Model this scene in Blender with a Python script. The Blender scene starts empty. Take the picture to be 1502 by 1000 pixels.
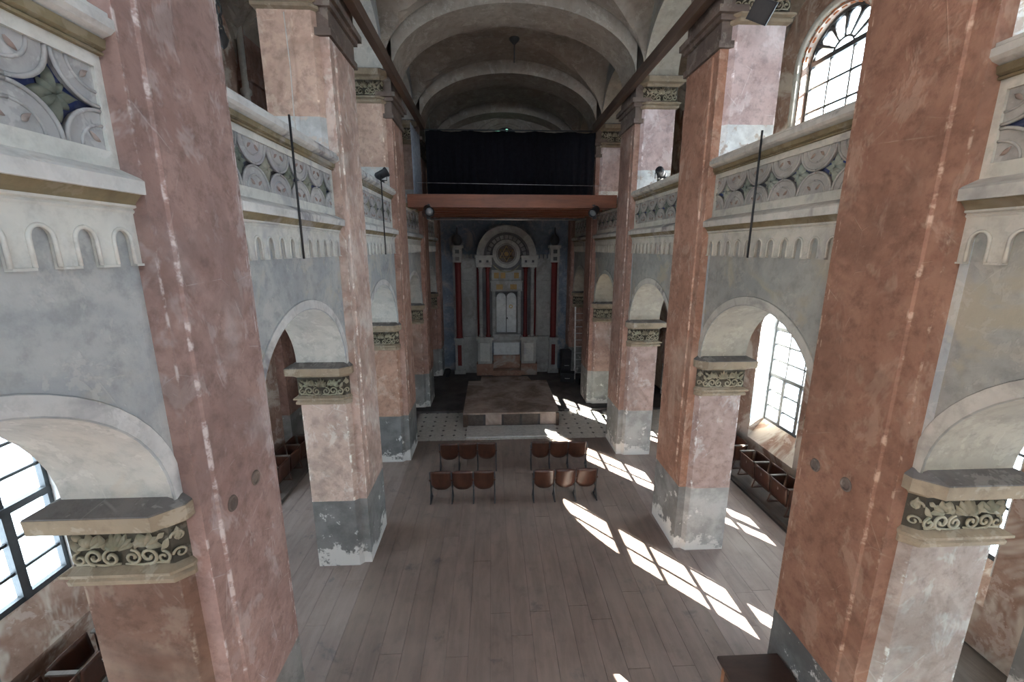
import bpy, bmesh, math, random
from mathutils import Vector, Matrix
R = math.radians
random.seed(7)
SC = bpy.context.scene
COL = SC.collection

# ------------------------------------------------------------------ camera
F, CX, CY = 614.0, 751.0, 500.0            # focal length and centre in pixels of the 1502x1000 frame
pit = math.atan((CY - 365.0) / F)
yaw = math.atan((CX - 721.0) / F * math.cos(pit))
rt = Vector((math.cos(yaw), -math.sin(yaw), 0))
fw = Vector((math.sin(yaw) * math.cos(pit), math.cos(yaw) * math.cos(pit), -math.sin(pit)))
up = rt.cross(fw)
cam = bpy.data.cameras.new('camera')
cam.sensor_width = 36.0
cam.lens = F / 1502.0 * 36.0
cam.clip_start = 0.05
cam.clip_end = 200
co = bpy.data.objects.new('camera', cam)
COL.objects.link(co)
m = Matrix((rt, up, -fw)).transposed().to_4x4()
m.translation = Vector((-0.62, 0, 5.9))
co.matrix_world = m
SC.camera = co

# ------------------------------------------------------------------ light
SKY = 12.0
world = bpy.data.worlds.new('sky')
SC.world = world
world.use_nodes = True
bg = world.node_tree.nodes['Background']
bg.inputs[0].default_value = (0.76, 0.88, 1.0, 1)
bg.inputs[1].default_value = SKY
sun = bpy.data.lights.new('sun', 'SUN')
sun.energy = 130.0
sun.angle = R(0.25)
sun.color = (1.0, 0.93, 0.82)
so = bpy.data.objects.new('sun', sun)
COL.objects.link(so)
SUN = Vector((-0.64, 0.768, -0.495)).normalized()
so.rotation_euler = SUN.to_track_quat('-Z', 'Y').to_euler()
so.location = (20, -20, 20)
SC.view_settings.view_transform = 'Standard'
SC.view_settings.look = 'None'
SC.view_settings.gamma = 1.0
SC.view_settings.use_curve_mapping = False
SC.view_settings.exposure = 0.42
SC.cycles.max_bounces = 14
SC.cycles.diffuse_bounces = 6
SC.cycles.glossy_bounces = 3
SC.cycles.transparent_max_bounces = 12
SC.cycles.sample_clamp_indirect = 12.0
SC.cycles.caustics_reflective = False
SC.cycles.caustics_refractive = False
SC.cycles.use_denoising = True
SC.cycles.use_adaptive_sampling = True
SC.cycles.adaptive_threshold = 0.1
SC.cycles.adaptive_min_samples = 20


def portal(x, y, z, w, h, s):
    l = bpy.data.lights.new('window_portal', 'AREA')
    l.shape = 'RECTANGLE'
    l.size, l.size_y = w, h
    l.cycles.is_portal = True
    o = bpy.data.objects.new('window_portal', l)
    COL.objects.link(o)
    o.location = (x, y, z)
    if s in (1, -1):
        d = Vector((-s, 0, 0))
    else:
        d = Vector((0, 1, 0))
    o.rotation_euler = d.to_track_quat('-Z', 'Y').to_euler()


# ------------------------------------------------------------------ materials
MATS = {}


def srgb(r, g, b):
    f = lambda c: (c / 255) / 12.92 if c / 255 <= 0.04045 else (((c / 255) + 0.055) / 1.055) ** 2.4
    return (f(r), f(g), f(b), 1)


class NT:
    def __init__(s, name):
        s.m = bpy.data.materials.new(name)
        s.m.use_nodes = True
        s.t = s.m.node_tree
        s.b = s.t.nodes['Principled BSDF']
        s.out = s.t.nodes['Material Output']
        MATS[name] = s.m
        s.pos = s.n('ShaderNodeNewGeometry').outputs['Position']

    def n(s, k, **kw):
        x = s.t.nodes.new(k)
        for a, v in kw.items():
            setattr(x, a, v)
        return x

    def l(s, a, b):
        s.t.links.new(a, b)

    def val(s, v, inp):
        if hasattr(v, 'is_output') or isinstance(v, bpy.types.NodeSocket):
            s.l(v, inp)
        else:
            inp.default_value = v

    def math(s, op, a, b=0.0, c=None):
        x = s.n('ShaderNodeMath', operation=op)
        s.val(a, x.inputs[0])
        s.val(b, x.inputs[1])
        if c is not None:
            s.val(c, x.inputs[2])
        return x.outputs[0]

    def noise(s, scale, det=4, rough=0.6, dist=0.0, stretch=None, off=None):
        v = s.pos
        if stretch or off:
            mp = s.n('ShaderNodeMapping')
            s.l(v, mp.inputs[0])
            if stretch:
                mp.inputs['Scale'].default_value = stretch
            if off:
                mp.inputs['Location'].default_value = off
            v = mp.outputs[0]
        x = s.n('ShaderNodeTexNoise')
        s.l(v, x.inputs['Vector'])
        x.inputs['Scale'].default_value = scale
        x.inputs['Detail'].default_value = det
        x.inputs['Roughness'].default_value = rough
        x.inputs['Distortion'].default_value = dist
        return x.outputs['Fac']

    def ramp(s, f, lo, hi):
        x = s.n('ShaderNodeMapRange')
        x.inputs['From Min'].default_value = lo
        x.inputs['From Max'].default_value = hi
        x.interpolation_type = 'SMOOTHSTEP'
        s.l(f, x.inputs['Value'])
        return x.outputs['Result']

    def mix(s, f, a, b, mode='MIX'):
        x = s.n('ShaderNodeMix', data_type='RGBA', blend_type=mode)
        s.val(f, x.inputs[0])
        s.val(a, x.inputs[6])
        s.val(b, x.inputs[7])
        return x.outputs[2]

    def z(s):
        x = s.n('ShaderNodeSeparateXYZ')
        s.l(s.pos, x.inputs[0])
        return x.outputs

    def line(s, scale, w, **kw):                # thin wandering lines (scratches and hair cracks)
        f = s.noise(scale, 2, 0.5, **kw)
        a = s.math('ABSOLUTE', s.math('SUBTRACT', f, 0.5))
        return s.ramp(a, w, 0.0)

    def crack(s, scale, w, off=(0, 0, 0)):       # straight hair cracks
        mp = s.n('ShaderNodeMapping')
        s.l(s.pos, mp.inputs[0])
        mp.inputs['Location'].default_value = off
        x = s.n('ShaderNodeTexVoronoi', feature='DISTANCE_TO_EDGE')
        s.l(mp.outputs[0], x.inputs['Vector'])
        x.inputs['Scale'].default_value = scale
        return s.ramp(x.outputs['Distance'], w, 0.0)

    def edge(s, r):                              # worn arrises of the piers, in the pier's own coordinates
        tc = s.n('ShaderNodeTexCoord')
        x = s.n('ShaderNodeSeparateXYZ')
        s.l(tc.outputs['Object'], x.inputs[0])
        ax = s.math('ABSOLUTE', x.outputs[0])

        def near(v, vals):
            m = None
            for q in vals:
                d = s.ramp(s.math('ABSOLUTE', s.math('SUBTRACT', v, q)), r, r * 0.35)
                m = d if m is None else s.math('MAXIMUM', m, d)
            return m
        return s.math('MULTIPLY', near(ax, (2.97, 3.19, 3.95)), near(x.outputs[1], (0.0, 0.07, 0.245, 1.15, 1.22, 1.29)))

    def bump(s, h, st=0.3, d=0.02):
        x = s.n('ShaderNodeBump')
        x.inputs['Strength'].default_value = st
        x.inputs['Distance'].default_value = d
        s.l(h, x.inputs['Height'])
        s.l(x.outputs[0], s.b.inputs['Normal'])

    def tint(s, c):                             # the object's own colour multiplies the paint
        oi = s.n('ShaderNodeObjectInfo')
        return s.mix(1.0, c, oi.outputs['Color'], 'MULTIPLY')

    def done(s, c, rough=0.85, spec=0.25):
        s.val(c, s.b.inputs['Base Color'])
        s.val(rough, s.b.inputs['Roughness'])
        s.b.inputs['Specular IOR Level'].default_value = spec
        return s.m


def plain(name, c, rough=0.6, spec=0.3, metal=0.0, var=0.25):
    t = NT(name)
    f = t.ramp(t.noise(9, 5, 0.65), 0.3, 0.7)
    d = tuple(x * (1 - var) for x in c[:3]) + (1,)
    t.b.inputs['Metallic'].default_value = metal
    t.bump(t.noise(40, 3), 0.15, 0.004)
    return t.done(t.mix(f, d, c), rough, spec)


def plaster(name, a, b, pale, stain=None, scratch=0.5, stainamt=(0.52, 0.66)):
    t = NT(name)
    c = t.mix(t.ramp(t.noise(1.1, 4, 0.62, 0.6), 0.34, 0.66), a, b)
    c = t.mix(t.math('MULTIPLY', t.ramp(t.noise(6, 4, 0.7), 0.42, 0.75), 0.5), c, tuple(x * 0.6 for x in b[:3]) + (1,))
    if stain:
        c = t.mix(t.ramp(t.noise(0.8, 4, 0.7, 1.0, off=(3, 9, 1)), *stainamt), c, stain)
    m1 = t.math('MULTIPLY', t.crack(0.8, 0.006), t.math('MULTIPLY', t.ramp(t.noise(1.8, 4, off=(7, 1, 4)), 0.54, 0.64), 0.6))
    m3 = t.ramp(t.noise(13, 5, 0.7), 0.66, 0.74)
    m4 = t.math('MULTIPLY', t.ramp(t.noise(3.2, 4, 0.75, 0.3, off=(3, 3, 3)), 0.55, 0.60), 0.6)
    sc = t.math('MULTIPLY', t.math('MINIMUM', t.math('ADD', t.math('ADD', m1, m4), t.math('MULTIPLY', m3, 0.5)), 1.0), scratch)
    c = t.mix(sc, c, pale)
    h = t.math('ADD', t.noise(5, 4, 0.65), t.math('MULTIPLY', sc, 0.5))
    t.bump(h, 0.35, 0.02)
    return t.done(t.tint(c), 0.85, 0.2)


def pier_paint(name, a, b, pale, dado, white, z0, z1, base):
    """red marbled paint above a grey painted dado that has flaked to white plaster at its foot"""
    t = NT(name)
    c = t.mix(t.ramp(t.noise(1.3, 4, 0.62, 0.8), 0.33, 0.67), a, b)
    c = t.mix(t.math('MULTIPLY', t.ramp(t.noise(7, 4, 0.72), 0.42, 0.75), 0.6), c, tuple(x * 0.5 for x in b[:3]) + (1,))
    c = t.mix(t.math('MULTIPLY', t.ramp(t.noise(0.55, 5, 0.6, 0.5, off=(4, 4, 8)), 0.55, 0.72), 0.55), c, pale)
    m1 = t.math('MULTIPLY', t.crack(0.62, 0.006), t.math('MULTIPLY', t.ramp(t.noise(1.6, 4, off=(7, 1, 4)), 0.52, 0.62), 0.6))
    m2 = t.math('MULTIPLY', t.crack(1.5, 0.010, (4, 2, 7)), t.math('MULTIPLY', t.ramp(t.noise(2.6, 4, off=(2, 5, 9)), 0.56, 0.66), 0.7))
    m3 = t.ramp(t.noise(11, 5, 0.7), 0.64, 0.74)
    m4 = t.math('MULTIPLY', t.ramp(t.noise(2.4, 4, 0.76, 0.4, off=(3, 3, 3), stretch=(1, 1, 0.7)), 0.53, 0.63), 0.6)
    ed = t.math('MULTIPLY', t.edge(0.026), t.ramp(t.noise(4.5, 4, 0.7, off=(9, 9, 1)), 0.52, 0.64))
    sc = t.math('MINIMUM', t.math('ADD', t.math('ADD', t.math('ADD', m1, m2), t.math('MULTIPLY', m3, 0.45)), m4), 1.0)
    c = t.mix(t.math('MULTIPLY', sc, 0.55), c, pale)
    c = t.mix(t.math('MULTIPLY', t.ramp(t.noise(0.9, 4, 0.72, 0.6, off=(8, 3, 5)), 0.50, 0.62), 0.42), c, tuple(x * 0.5 for x in a[:3]) + (1,))
    c = t.mix(t.math('MULTIPLY', ed, 0.75), c, tuple(min(1, x * 1.25) for x in pale[:3]) + (1,))
    z = t.z()[2]
    n = t.noise(2.6, 4, 0.7)
    dc = t.mix(t.ramp(t.noise(2.2, 5, 0.65, off=(5, 2, 2)), 0.36, 0.64), dado, tuple(x * 1.5 for x in dado[:3]) + (1,))
    lo = t.math('LESS_THAN', t.math('ADD', z, t.math('MULTIPLY', n, 0.02)), z1 + 0.01)
    hi = t.math('GREATER_THAN', z, z0)
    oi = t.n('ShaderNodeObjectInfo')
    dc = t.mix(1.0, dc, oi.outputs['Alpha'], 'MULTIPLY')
    c = t.mix(t.math('MULTIPLY', lo, hi), t.tint(c), dc)
    if base:
        w = t.ramp(t.math('SUBTRACT', t.math('MULTIPLY', n, 1.6), z), 0.50, 0.62)
        w = t.math('MAXIMUM', w, t.math('MULTIPLY', t.ramp(t.noise(3.3, 5, 0.7, off=(1, 8, 3)), 0.60, 0.66), t.math('MULTIPLY', lo, 0.9)))
        c = t.mix(w, c, white)
    else:
        w = t.math('MULTIPLY', t.ramp(t.noise(3.3, 5, 0.7, off=(1, 8, 3)), 0.52, 0.58), t.math('MULTIPLY', lo, hi))
        c = t.mix(w, c, white)
    t.bump(t.math('ADD', t.noise(5, 4, 0.65), t.math('MULTIPLY', sc, 0.4)), 0.4, 0.025)
    return t.done(c, 0.8, 0.25)


def wood(name, a, b, stretch=(14, 1.2, 14), rough=0.5, spec=0.35, tint=False):
    t = NT(name)
    c = t.mix(t.ramp(t.noise(1.0, 5, 0.65, 0.4, stretch=stretch), 0.3, 0.7), a, b)
    c = t.mix(t.math('MULTIPLY', t.ramp(t.noise(2.5, 6, 0.7), 0.5, 0.72), 0.45), c, tuple(x * 0.5 for x in a[:3]) + (1,))
    if tint:                                    # dark spills on the floor boards
        c = t.mix(t.math('MULTIPLY', t.ramp(t.noise(1.2, 7, 0.7, 0.5, off=(2, 6, 0)), 0.60, 0.68), 0.55), c, (0.08, 0.072, 0.075, 1))
        c = t.mix(t.math('MULTIPLY', t.ramp(t.noise(0.45, 5, 0.6, off=(6, 1, 0)), 0.45, 0.65), 0.3), c, (0.34, 0.27, 0.225, 1))
    t.bump(t.noise(1.5, 4, stretch=stretch), 0.2, 0.006)
    return t.done(t.tint(c) if tint else c, rough, spec)


pier_paint('red_low', (0.36, 0.225, 0.185, 1), (0.27, 0.16, 0.13, 1), (0.52, 0.43, 0.39, 1), (0.195, 0.195, 0.188, 1), (0.62, 0.61, 0.58, 1), -1, 1.37, True)
pier_paint('red_up', (0.43, 0.325, 0.295, 1), (0.33, 0.235, 0.21, 1), (0.56, 0.50, 0.47, 1), (0.40, 0.42, 0.42, 1), (0.55, 0.50, 0.45, 1), 6.2, 7.85, False)
plaster('wall_grey', (0.43, 0.44, 0.43, 1), (0.32, 0.34, 0.35, 1), (0.52, 0.51, 0.48, 1), (0.42, 0.40, 0.345, 1), 0.5)
plaster('soffit_cream', (0.50, 0.48, 0.43, 1), (0.43, 0.42, 0.39, 1), (0.72, 0.70, 0.64, 1), (0.50, 0.42, 0.33, 1), 0.4, (0.6, 0.75))
plaster('cream', (0.62, 0.61, 0.56, 1), (0.52, 0.52, 0.49, 1), (0.70, 0.69, 0.67, 1), (0.40, 0.40, 0.41, 1), 0.4)
plaster('ledge_white', (0.62, 0.62, 0.60, 1), (0.50, 0.50, 0.49, 1), (0.70, 0.69, 0.68, 1), (0.24, 0.24, 0.255, 1), 0.4)
plaster('relief', (0.44, 0.43, 0.42, 1), (0.32, 0.32, 0.32, 1), (0.66, 0.65, 0.64, 1), (0.34, 0.33, 0.34, 1), 0.4)
plaster('outer_wall', (0.36, 0.245, 0.19, 1), (0.26, 0.155, 0.115, 1), (0.60, 0.52, 0.46, 1), (0.52, 0.45, 0.38, 1), 0.6, (0.46, 0.6))
plaster('reveal_white', (0.76, 0.74, 0.70, 1), (0.66, 0.64, 0.61, 1), (0.85, 0.84, 0.82, 1), None, 0.3)
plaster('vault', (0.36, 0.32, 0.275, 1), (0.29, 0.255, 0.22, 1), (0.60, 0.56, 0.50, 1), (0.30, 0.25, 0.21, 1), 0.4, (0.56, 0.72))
plaster('blue_wall', (0.20, 0.235, 0.285, 1), (0.14, 0.17, 0.22, 1), (0.45, 0.45, 0.45, 1), (0.30, 0.29, 0.28, 1), 0.4)
plaster('ochre', (0.25, 0.205, 0.125, 1), (0.17, 0.14, 0.09, 1), (0.42, 0.38, 0.31, 1), (0.30, 0.28, 0.25, 1), 0.3)
plaster('capital_tan', (0.34, 0.27, 0.19, 1), (0.26, 0.21, 0.15, 1), (0.58, 0.53, 0.44, 1), (0.30, 0.25, 0.19, 1), 0.4)
plaster('capital_dust', (0.185, 0.17, 0.16, 1), (0.13, 0.12, 0.115, 1), (0.48, 0.46, 0.42, 1), None, 0.4)
plaster('capital_brown', (0.20, 0.155, 0.13, 1), (0.13, 0.10, 0.085, 1), (0.36, 0.32, 0.28, 1), None, 0.4)
plaster('frieze_shade', (0.085, 0.072, 0.052, 1), (0.06, 0.052, 0.04, 1), (0.36, 0.34, 0.28, 1), None, 0.3)  # dark ground of the frieze, painting in the shadow behind the carving
plaster('ornament', (0.38, 0.335, 0.24, 1), (0.26, 0.235, 0.17, 1), (0.62, 0.58, 0.48, 1), (0.28, 0.28, 0.20, 1), 0.3)
plaster('star_blue', (0.035, 0.06, 0.20, 1), (0.035, 0.04, 0.09, 1), (0.25, 0.26, 0.30, 1), (0.08, 0.075, 0.075, 1), 0.2, (0.44, 0.6))
plaster('leaf_green', (0.24, 0.25, 0.20, 1), (0.11, 0.12, 0.10, 1), (0.42, 0.42, 0.36, 1), (0.26, 0.25, 0.20, 1), 0.3)
plaster('rose_red', (0.30, 0.21, 0.18, 1), (0.28, 0.24, 0.22, 1), (0.5, 0.4, 0.36, 1), None, 0.3)
plaster('ark_grey', (0.34, 0.34, 0.33, 1), (0.27, 0.27, 0.26, 1), (0.45, 0.45, 0.43, 1), (0.22, 0.21, 0.20, 1), 0.3)
plaster('ark_shade', (0.14, 0.14, 0.14, 1), (0.10, 0.10, 0.105, 1), (0.24, 0.24, 0.23, 1), None, 0.3)  # recess shade painted in as a darker copy of the ark grey
plaster('ark_light', (0.44, 0.43, 0.40, 1), (0.35, 0.34, 0.32, 1), (0.52, 0.51, 0.48, 1), (0.28, 0.27, 0.25, 1), 0.3)  # lit relief painted in as a lighter copy of the ark grey
plaster('ark_pale', (0.62, 0.64, 0.64, 1), (0.52, 0.54, 0.55, 1), (0.7, 0.7, 0.7, 1), None, 0.2)
plaster('ark_base', (0.34, 0.20, 0.15, 1), (0.26, 0.15, 0.11, 1), (0.48, 0.40, 0.34, 1), (0.36, 0.32, 0.28, 1), 0.3)
plain('crimson', (0.13, 0.016, 0.015, 1), 0.5)
plain('gold', (0.60, 0.42, 0.17, 1), 0.45, 0.5, 0.3)
plain('gilt_dull', (0.34, 0.21, 0.07, 1), 0.5)
plain('iron', (0.055, 0.06, 0.065, 1), 0.5, 0.4)
plain('black_metal', (0.018, 0.018, 0.02, 1), 0.5, 0.4)
plain('steel', (0.55, 0.55, 0.55, 1), 0.4, 0.5, 0.6)
plain('white_paint', (0.75, 0.75, 0.74, 1), 0.5)
plain('cable_white', (0.7, 0.68, 0.64, 1), 0.6)
plain('black_cloth', (0.012, 0.012, 0.016, 1), 0.95, 0.1)
plain('grey_cloth', (0.36, 0.40, 0.46, 1), 0.9, 0.1)
plain('black_plastic', (0.02, 0.02, 0.024, 1), 0.55)
plain('lens', (0.16, 0.18, 0.19, 1), 0.15, 0.6)
plain('brick_orange', (0.55, 0.20, 0.09, 1), 0.9)
wood('plank', (0.235, 0.180, 0.153, 1), (0.175, 0.133, 0.114, 1), (5, 0.9, 5), 0.55, 0.35, True)
wood('seat_wood', (0.078, 0.030, 0.018, 1), (0.046, 0.018, 0.011, 1), (10, 10, 2), 0.35, 0.45)
wood('beam_wood', (0.13, 0.085, 0.062, 1), (0.085, 0.055, 0.042, 1), (9, 0.8, 9), 0.6)
wood('balcony_wood', (0.20, 0.068, 0.032, 1), (0.13, 0.044, 0.022, 1), (1.2, 10, 10), 0.45)
wood('step_wood', (0.13, 0.105, 0.09, 1), (0.085, 0.068, 0.058, 1), (9, 0.9, 9), 0.7)
wood('cabinet_wood', (0.30, 0.14, 0.07, 1), (0.20, 0.09, 0.045, 1), (10, 2, 10), 0.4)
wood('cabinet_top', (0.055, 0.032, 0.026, 1), (0.04, 0.024, 0.02, 1), (2, 10, 10), 0.35)
wood('dais_carpet', (0.50, 0.41, 0.36, 1), (0.20, 0.15, 0.125, 1), (1.2, 1.2, 1.2), 0.95, 0.1)
wood('dark_floor', (0.12, 0.108, 0.105, 1), (0.06, 0.055, 0.055, 1), (1.2, 1.2, 1.2), 0.8, 0.2)
plain('tile_cream', (0.66, 0.63, 0.58, 1), 0.35, 0.45)
plain('tile_dark', (0.06, 0.055, 0.055, 1), 0.35, 0.45)
plain('board_white', (0.62, 0.60, 0.57, 1), 0.7)
plain('mortar', (0.10, 0.085, 0.08, 1), 0.95)

t = NT('glass')
t.t.nodes.remove(t.b)
tr = t.n('ShaderNodeBsdfTransparent')
tr.inputs[0].default_value = (0.93, 0.96, 0.97, 1)
gl = t.n('ShaderNodeBsdfGlossy')
gl.inputs['Roughness'].default_value = 0.08
mx = t.n('ShaderNodeMixShader')
mx.inputs[0].default_value = 0.05
t.l(tr.outputs[0], mx.inputs[1])
t.l(gl.outputs[0], mx.inputs[2])
t.l(mx.outputs[0], t.out.inputs[0])


# ------------------------------------------------------------------ mesh builder
class MB:
    def __init__(s):
        s.v, s.f, s.mi, s.sm = [], [], [], []

    def add(s, vs, fs, mi=0, smooth=False):
        o = len(s.v)
        s.v += [tuple(p) for p in vs]
        s.f += [tuple(i + o for i in f) for f in fs]
        s.mi += [mi] * len(fs)
        s.sm += [smooth] * len(fs)
        return s

    def box(s, a, b, mi=0):
        x0, y0, z0 = a
        x1, y1, z1 = b
        vs = [(x0, y0, z0), (x1, y0, z0), (x1, y1, z0), (x0, y1, z0), (x0, y0, z1), (x1, y0, z1), (x1, y1, z1), (x0, y1, z1)]
        return s.add(vs, [(0, 3, 2, 1), (4, 5, 6, 7), (0, 1, 5, 4), (1, 2, 6, 5), (2, 3, 7, 6), (3, 0, 4, 7)], mi)

    def loft(s, rings, mi=0, cap=True, smooth=False):
        n = len(rings[0])
        vs = [p for r in rings for p in r]
        fs = []
        for k in range(len(rings) - 1):
            for i in range(n):
                j = (i + 1) % n
                fs.append((k * n + i, k * n + j, (k + 1) * n + j, (k + 1) * n + i))
        s.add(vs, fs, mi, smooth)
        if cap:
            o = len(s.v) - len(vs)
            s.f += [tuple(o + i for i in range(n))[::-1], tuple(o + (len(rings) - 1) * n + i for i in range(n))]
            s.mi += [mi, mi]
            s.sm += [False, False]
        return s

    def prism(s, poly, fn, mi=0):
        """poly: 2D outline; fn(a,b,t) -> point, t in 0,1"""
        return s.loft([[fn(a, b, 0) for a, b in poly], [fn(a, b, 1) for a, b in poly]], mi)

    def tube(s, pts, r, n=6, mi=0, closed=False, smooth=True):
        pts = [Vector(p) for p in pts]
        rr = r if isinstance(r, (list, tuple)) else [r] * len(pts)
        rings = []
        ref = None
        for i, p in enumerate(pts):
            a = pts[i - 1] if (i > 0 or closed) else p
            b = pts[(i + 1) % len(pts)] if (i < len(pts) - 1 or closed) else p
            d = (b - a).normalized()
            if ref is None:
                ref = Vector((0, 0, 1)) if abs(d.z) < 0.9 else Vector((1, 0, 0))
            x = d.cross(ref)
            if x.length < 1e-5:
                x = d.orthogonal()
            x.normalize()
            y = x.cross(d).normalized()
            ref = y
            rings.append([p + (x * math.cos(t) + y * math.sin(t)) * rr[i] for t in [2 * math.pi * k / n for k in range(n)]])
        if closed:
            rings.append(rings[0])
            return s.loft(rings, mi, False, smooth)
        return s.loft(rings, mi, True, smooth)

    def lathe(s, prof, c=(0, 0, 0), n=20, mi=0):
        return s.loft([[(c[0] + r * math.cos(2 * math.pi * k / n), c[1] + r * math.sin(2 * math.pi * k / n), c[2] + z) for k in range(n)] for r, z in prof], mi, True, True)

    def archwall(s, a0, a1, zs, rise, top, fn, n=20, mi=0, mis=None, frm=None):
        """wall above an elliptical arch from a0 to a1 springing at zs; fn(a,z,t) -> point, t 0 front 1 back"""
        c, h = (a0 + a1) / 2, (a1 - a0) / 2
        A = []
        for i in range(n + 1):
            th = math.pi * (1 - i / n)
            A.append((c + h * math.cos(th), zs + rise * math.sin(th)))
        vs = []
        for a, z in A:
            vs += [fn(a, z, 0), fn(a, top, 0), fn(a, z, 1), fn(a, top, 1)]
        f, sf = [], []
        for i in range(n):
            o = i * 4
            f += [(o, o + 4, o + 5, o + 1), (o + 2, o + 3, o + 7, o + 6), (o + 1, o + 5, o + 7, o + 3)]
            sf.append((o, o + 2, o + 6, o + 4))
        f += [(0, 1, 3, 2), (n * 4, n * 4 + 2, n * 4 + 3, n * 4 + 1)]
        s.add(vs, f, mi)
        o = len(s.v) - len(vs)
        s.f += [tuple(i + o for i in q) for q in sf]
        s.mi += [mi if mis is None else mis] * len(sf)
        s.sm += [False] * len(sf)
        return s

    def mesh(s, name, mats, fix=True):
        me = bpy.data.meshes.new(name)
        me.from_pydata(s.v, [], s.f)
        for mm in ([mats] if isinstance(mats, str) else mats):
            me.materials.append(MATS[mm])
        me.polygons.foreach_set('material_index', s.mi)
        me.polygons.foreach_set('use_smooth', s.sm)
        if fix:
            b = bmesh.new()
            b.from_mesh(me)
            bmesh.ops.recalc_face_normals(b, faces=b.faces)
            b.to_mesh(me)
            b.free()
        me.update()
        return me


def put(name, me, parent=None, loc=None, rot=None, scale=None, color=None):
    o = bpy.data.objects.new(name, me)
    COL.objects.link(o)
    if parent is not None:
        o.parent = parent
    if loc is not None:
        o.location = loc
    if rot is not None:
        o.rotation_euler = rot
    if scale is not None:
        o.scale = scale
    if color is not None:
        o.color = color
    return o


def tag(o, label, cat, group=None, kind=None):
    o['label'] = label
    if cat:
        o['category'] = cat
    if group:
        o['group'] = group
    if kind:
        o['kind'] = kind
    return o


def thing(name, label, cat, loc=(0, 0, 0), rz=0, group=None):
    return tag(put(name, None, None, loc, (0, 0, rz)), label, cat, group)


def struct(name, label=None, me=None, loc=None):
    o = put(name, me, None, loc)
    o['kind'] = 'structure'
    if label:
        o['label'] = label
    return o


def tree(o, parent=None):
    c = o.copy()
    COL.objects.link(c)
    c.parent = parent
    for ch in list(o.children):
        tree(ch, c)
    return c


# ------------------------------------------------------------------ layout
P0, STEP, D = 7.03, 3.98, 1.29        # front of the second pier, bay length, pier depth along the nave
W, X0, X1 = 2.98, 3.11, 3.95          # pilaster face, arcade wall faces (half distances from the nave axis)
XI, XO = 6.5, 7.05                    # outer wall faces
OFF = {-1: 0.0, 1: 0.10}
SIDE = {-1: 'left', 1: 'right'}
ZC = 3.97                             # springing of the lower arches
ZU = 9.97                             # springing of the gallery arches
py = lambda k, s: P0 + STEP * (k - 2) + OFF[s]     # pier 1 is the nearest pair in view
bay = lambda b, s: (py(b, s) + D, py(b + 1, s))
YA, YB = -5.0, 20.0

# ------------------------------------------------------------------ floor
floor = struct('floor', 'worn wooden plank floor with a strip of cream tiles before the dais')
pm = MB().box((-0.5, -0.5, -0.03), (0.5, 0.5, 0.0)).mesh('plank', 'plank')
PW = 0.33
nx = int(round(11.3 / PW))
for i in range(nx):
    x = -5.65 + PW * (i + 0.5)
    y = YA + 0.0
    first = True
    while y < 12.25:
        L = random.uniform(3.2, 4.6)
        if first:
            L *= random.uniform(0.3, 1)
            first = False
        e = min(y + L, 12.3)
        if 12.3 - e < 0.6:
            e = 12.3
        g = random.uniform(0.95, 1.04)
        nave = abs(x) < 3.0
        c = (g * 1.0, g * 0.98, g * 0.97, 1) if nave else (g * 1.25, g * 1.27, g * 1.32, 1)
        put('plank', pm, floor, (x, (y + e) / 2, random.uniform(-0.003, 0.0)), None, (PW - 0.004, e - y - 0.005, 1), c)
        y = e
put('subfloor', MB().box((-7.0, YA, -0.2), (7.0, YB + 0.3, -0.031)).mesh('subfloor', 'mortar'), floor)
# octagonal cream tiles with small dark insets
TS = 0.38
oc = []
for k in range(4):
    for d in (-1, 1):
        th = k * math.pi / 2 + d * 0.62
        r = TS / 2 - 0.004
        oc.append((r * (1 if abs(math.cos(th)) > 0.7 else 0.7 / 1) * math.copysign(1, math.cos(th)) if abs(math.cos(th)) > 0.7 else 0.132 * math.copysign(1, math.cos(th)),
                   r * math.copysign(1, math.sin(th)) if abs(math.sin(th)) > 0.7 else 0.132 * math.copysign(1, math.sin(th))))
oc.sort(key=lambda p: math.atan2(p[1], p[0]))
tm = MB().prism(oc, lambda a, b, t: (a, b, -0.03 + 0.03 * t)).mesh('tile', 'tile_cream')
q = 0.052
dm = MB().prism([(q, 0), (0, q), (-q, 0), (0, -q)], lambda a, b, t: (a, b, -0.03 + 0.029 * t)).mesh('inset_tile', 'tile_dark')
for i in range(-9, 9):
    for j in range(6):
        x, y = (i + 0.5) * TS, 12.3 + (j + 0.5) * TS
        if abs(x) > 3.3 and not (-3.5 < x < 3.5):
            continue
        if abs(x) < 1.4 and y > 13.4:
            continue
        put('tile', tm, floor, (x, y, 0))
        if abs(x + TS / 2) < 3.2:
            put('inset_tile', dm, floor, (x + TS / 2, y + TS / 2, 0))
put('aisle_paving', MB().box((3.3, 12.3, -0.03), (6.5, 14.58, 0)).box((-6.5, 12.3, -0.03), (-3.3, 14.58, 0)).mesh('aisle_paving', 'tile_cream'), floor)
for s in (-1, 1):
    a, b = sorted((s * 5.65, s * 6.5))
    put('wall_step', MB().box((a, YA, -0.03), (b, 12.3, 0.08)).mesh('wall_step', 'step_wood'), floor)
put('sanctuary_floor', MB().box((-6.5, 14.58, -0.03), (6.5, YB, 0.08)).mesh('sanctuary_floor', 'dark_floor'), floor)

# ------------------------------------------------------------------ ornament of the capitals
def spiral(c, r0, turns, a0, sgn, n=18):
    return [(c[0] + r0 * (1 - 0.78 * i / n) * math.cos(a0 + sgn * turns * 2 * math.pi * i / n),
             c[1] + r0 * (1 - 0.78 * i / n) * math.sin(a0 + sgn * turns * 2 * math.pi * i / n)) for i in range(n + 1)]


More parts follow.
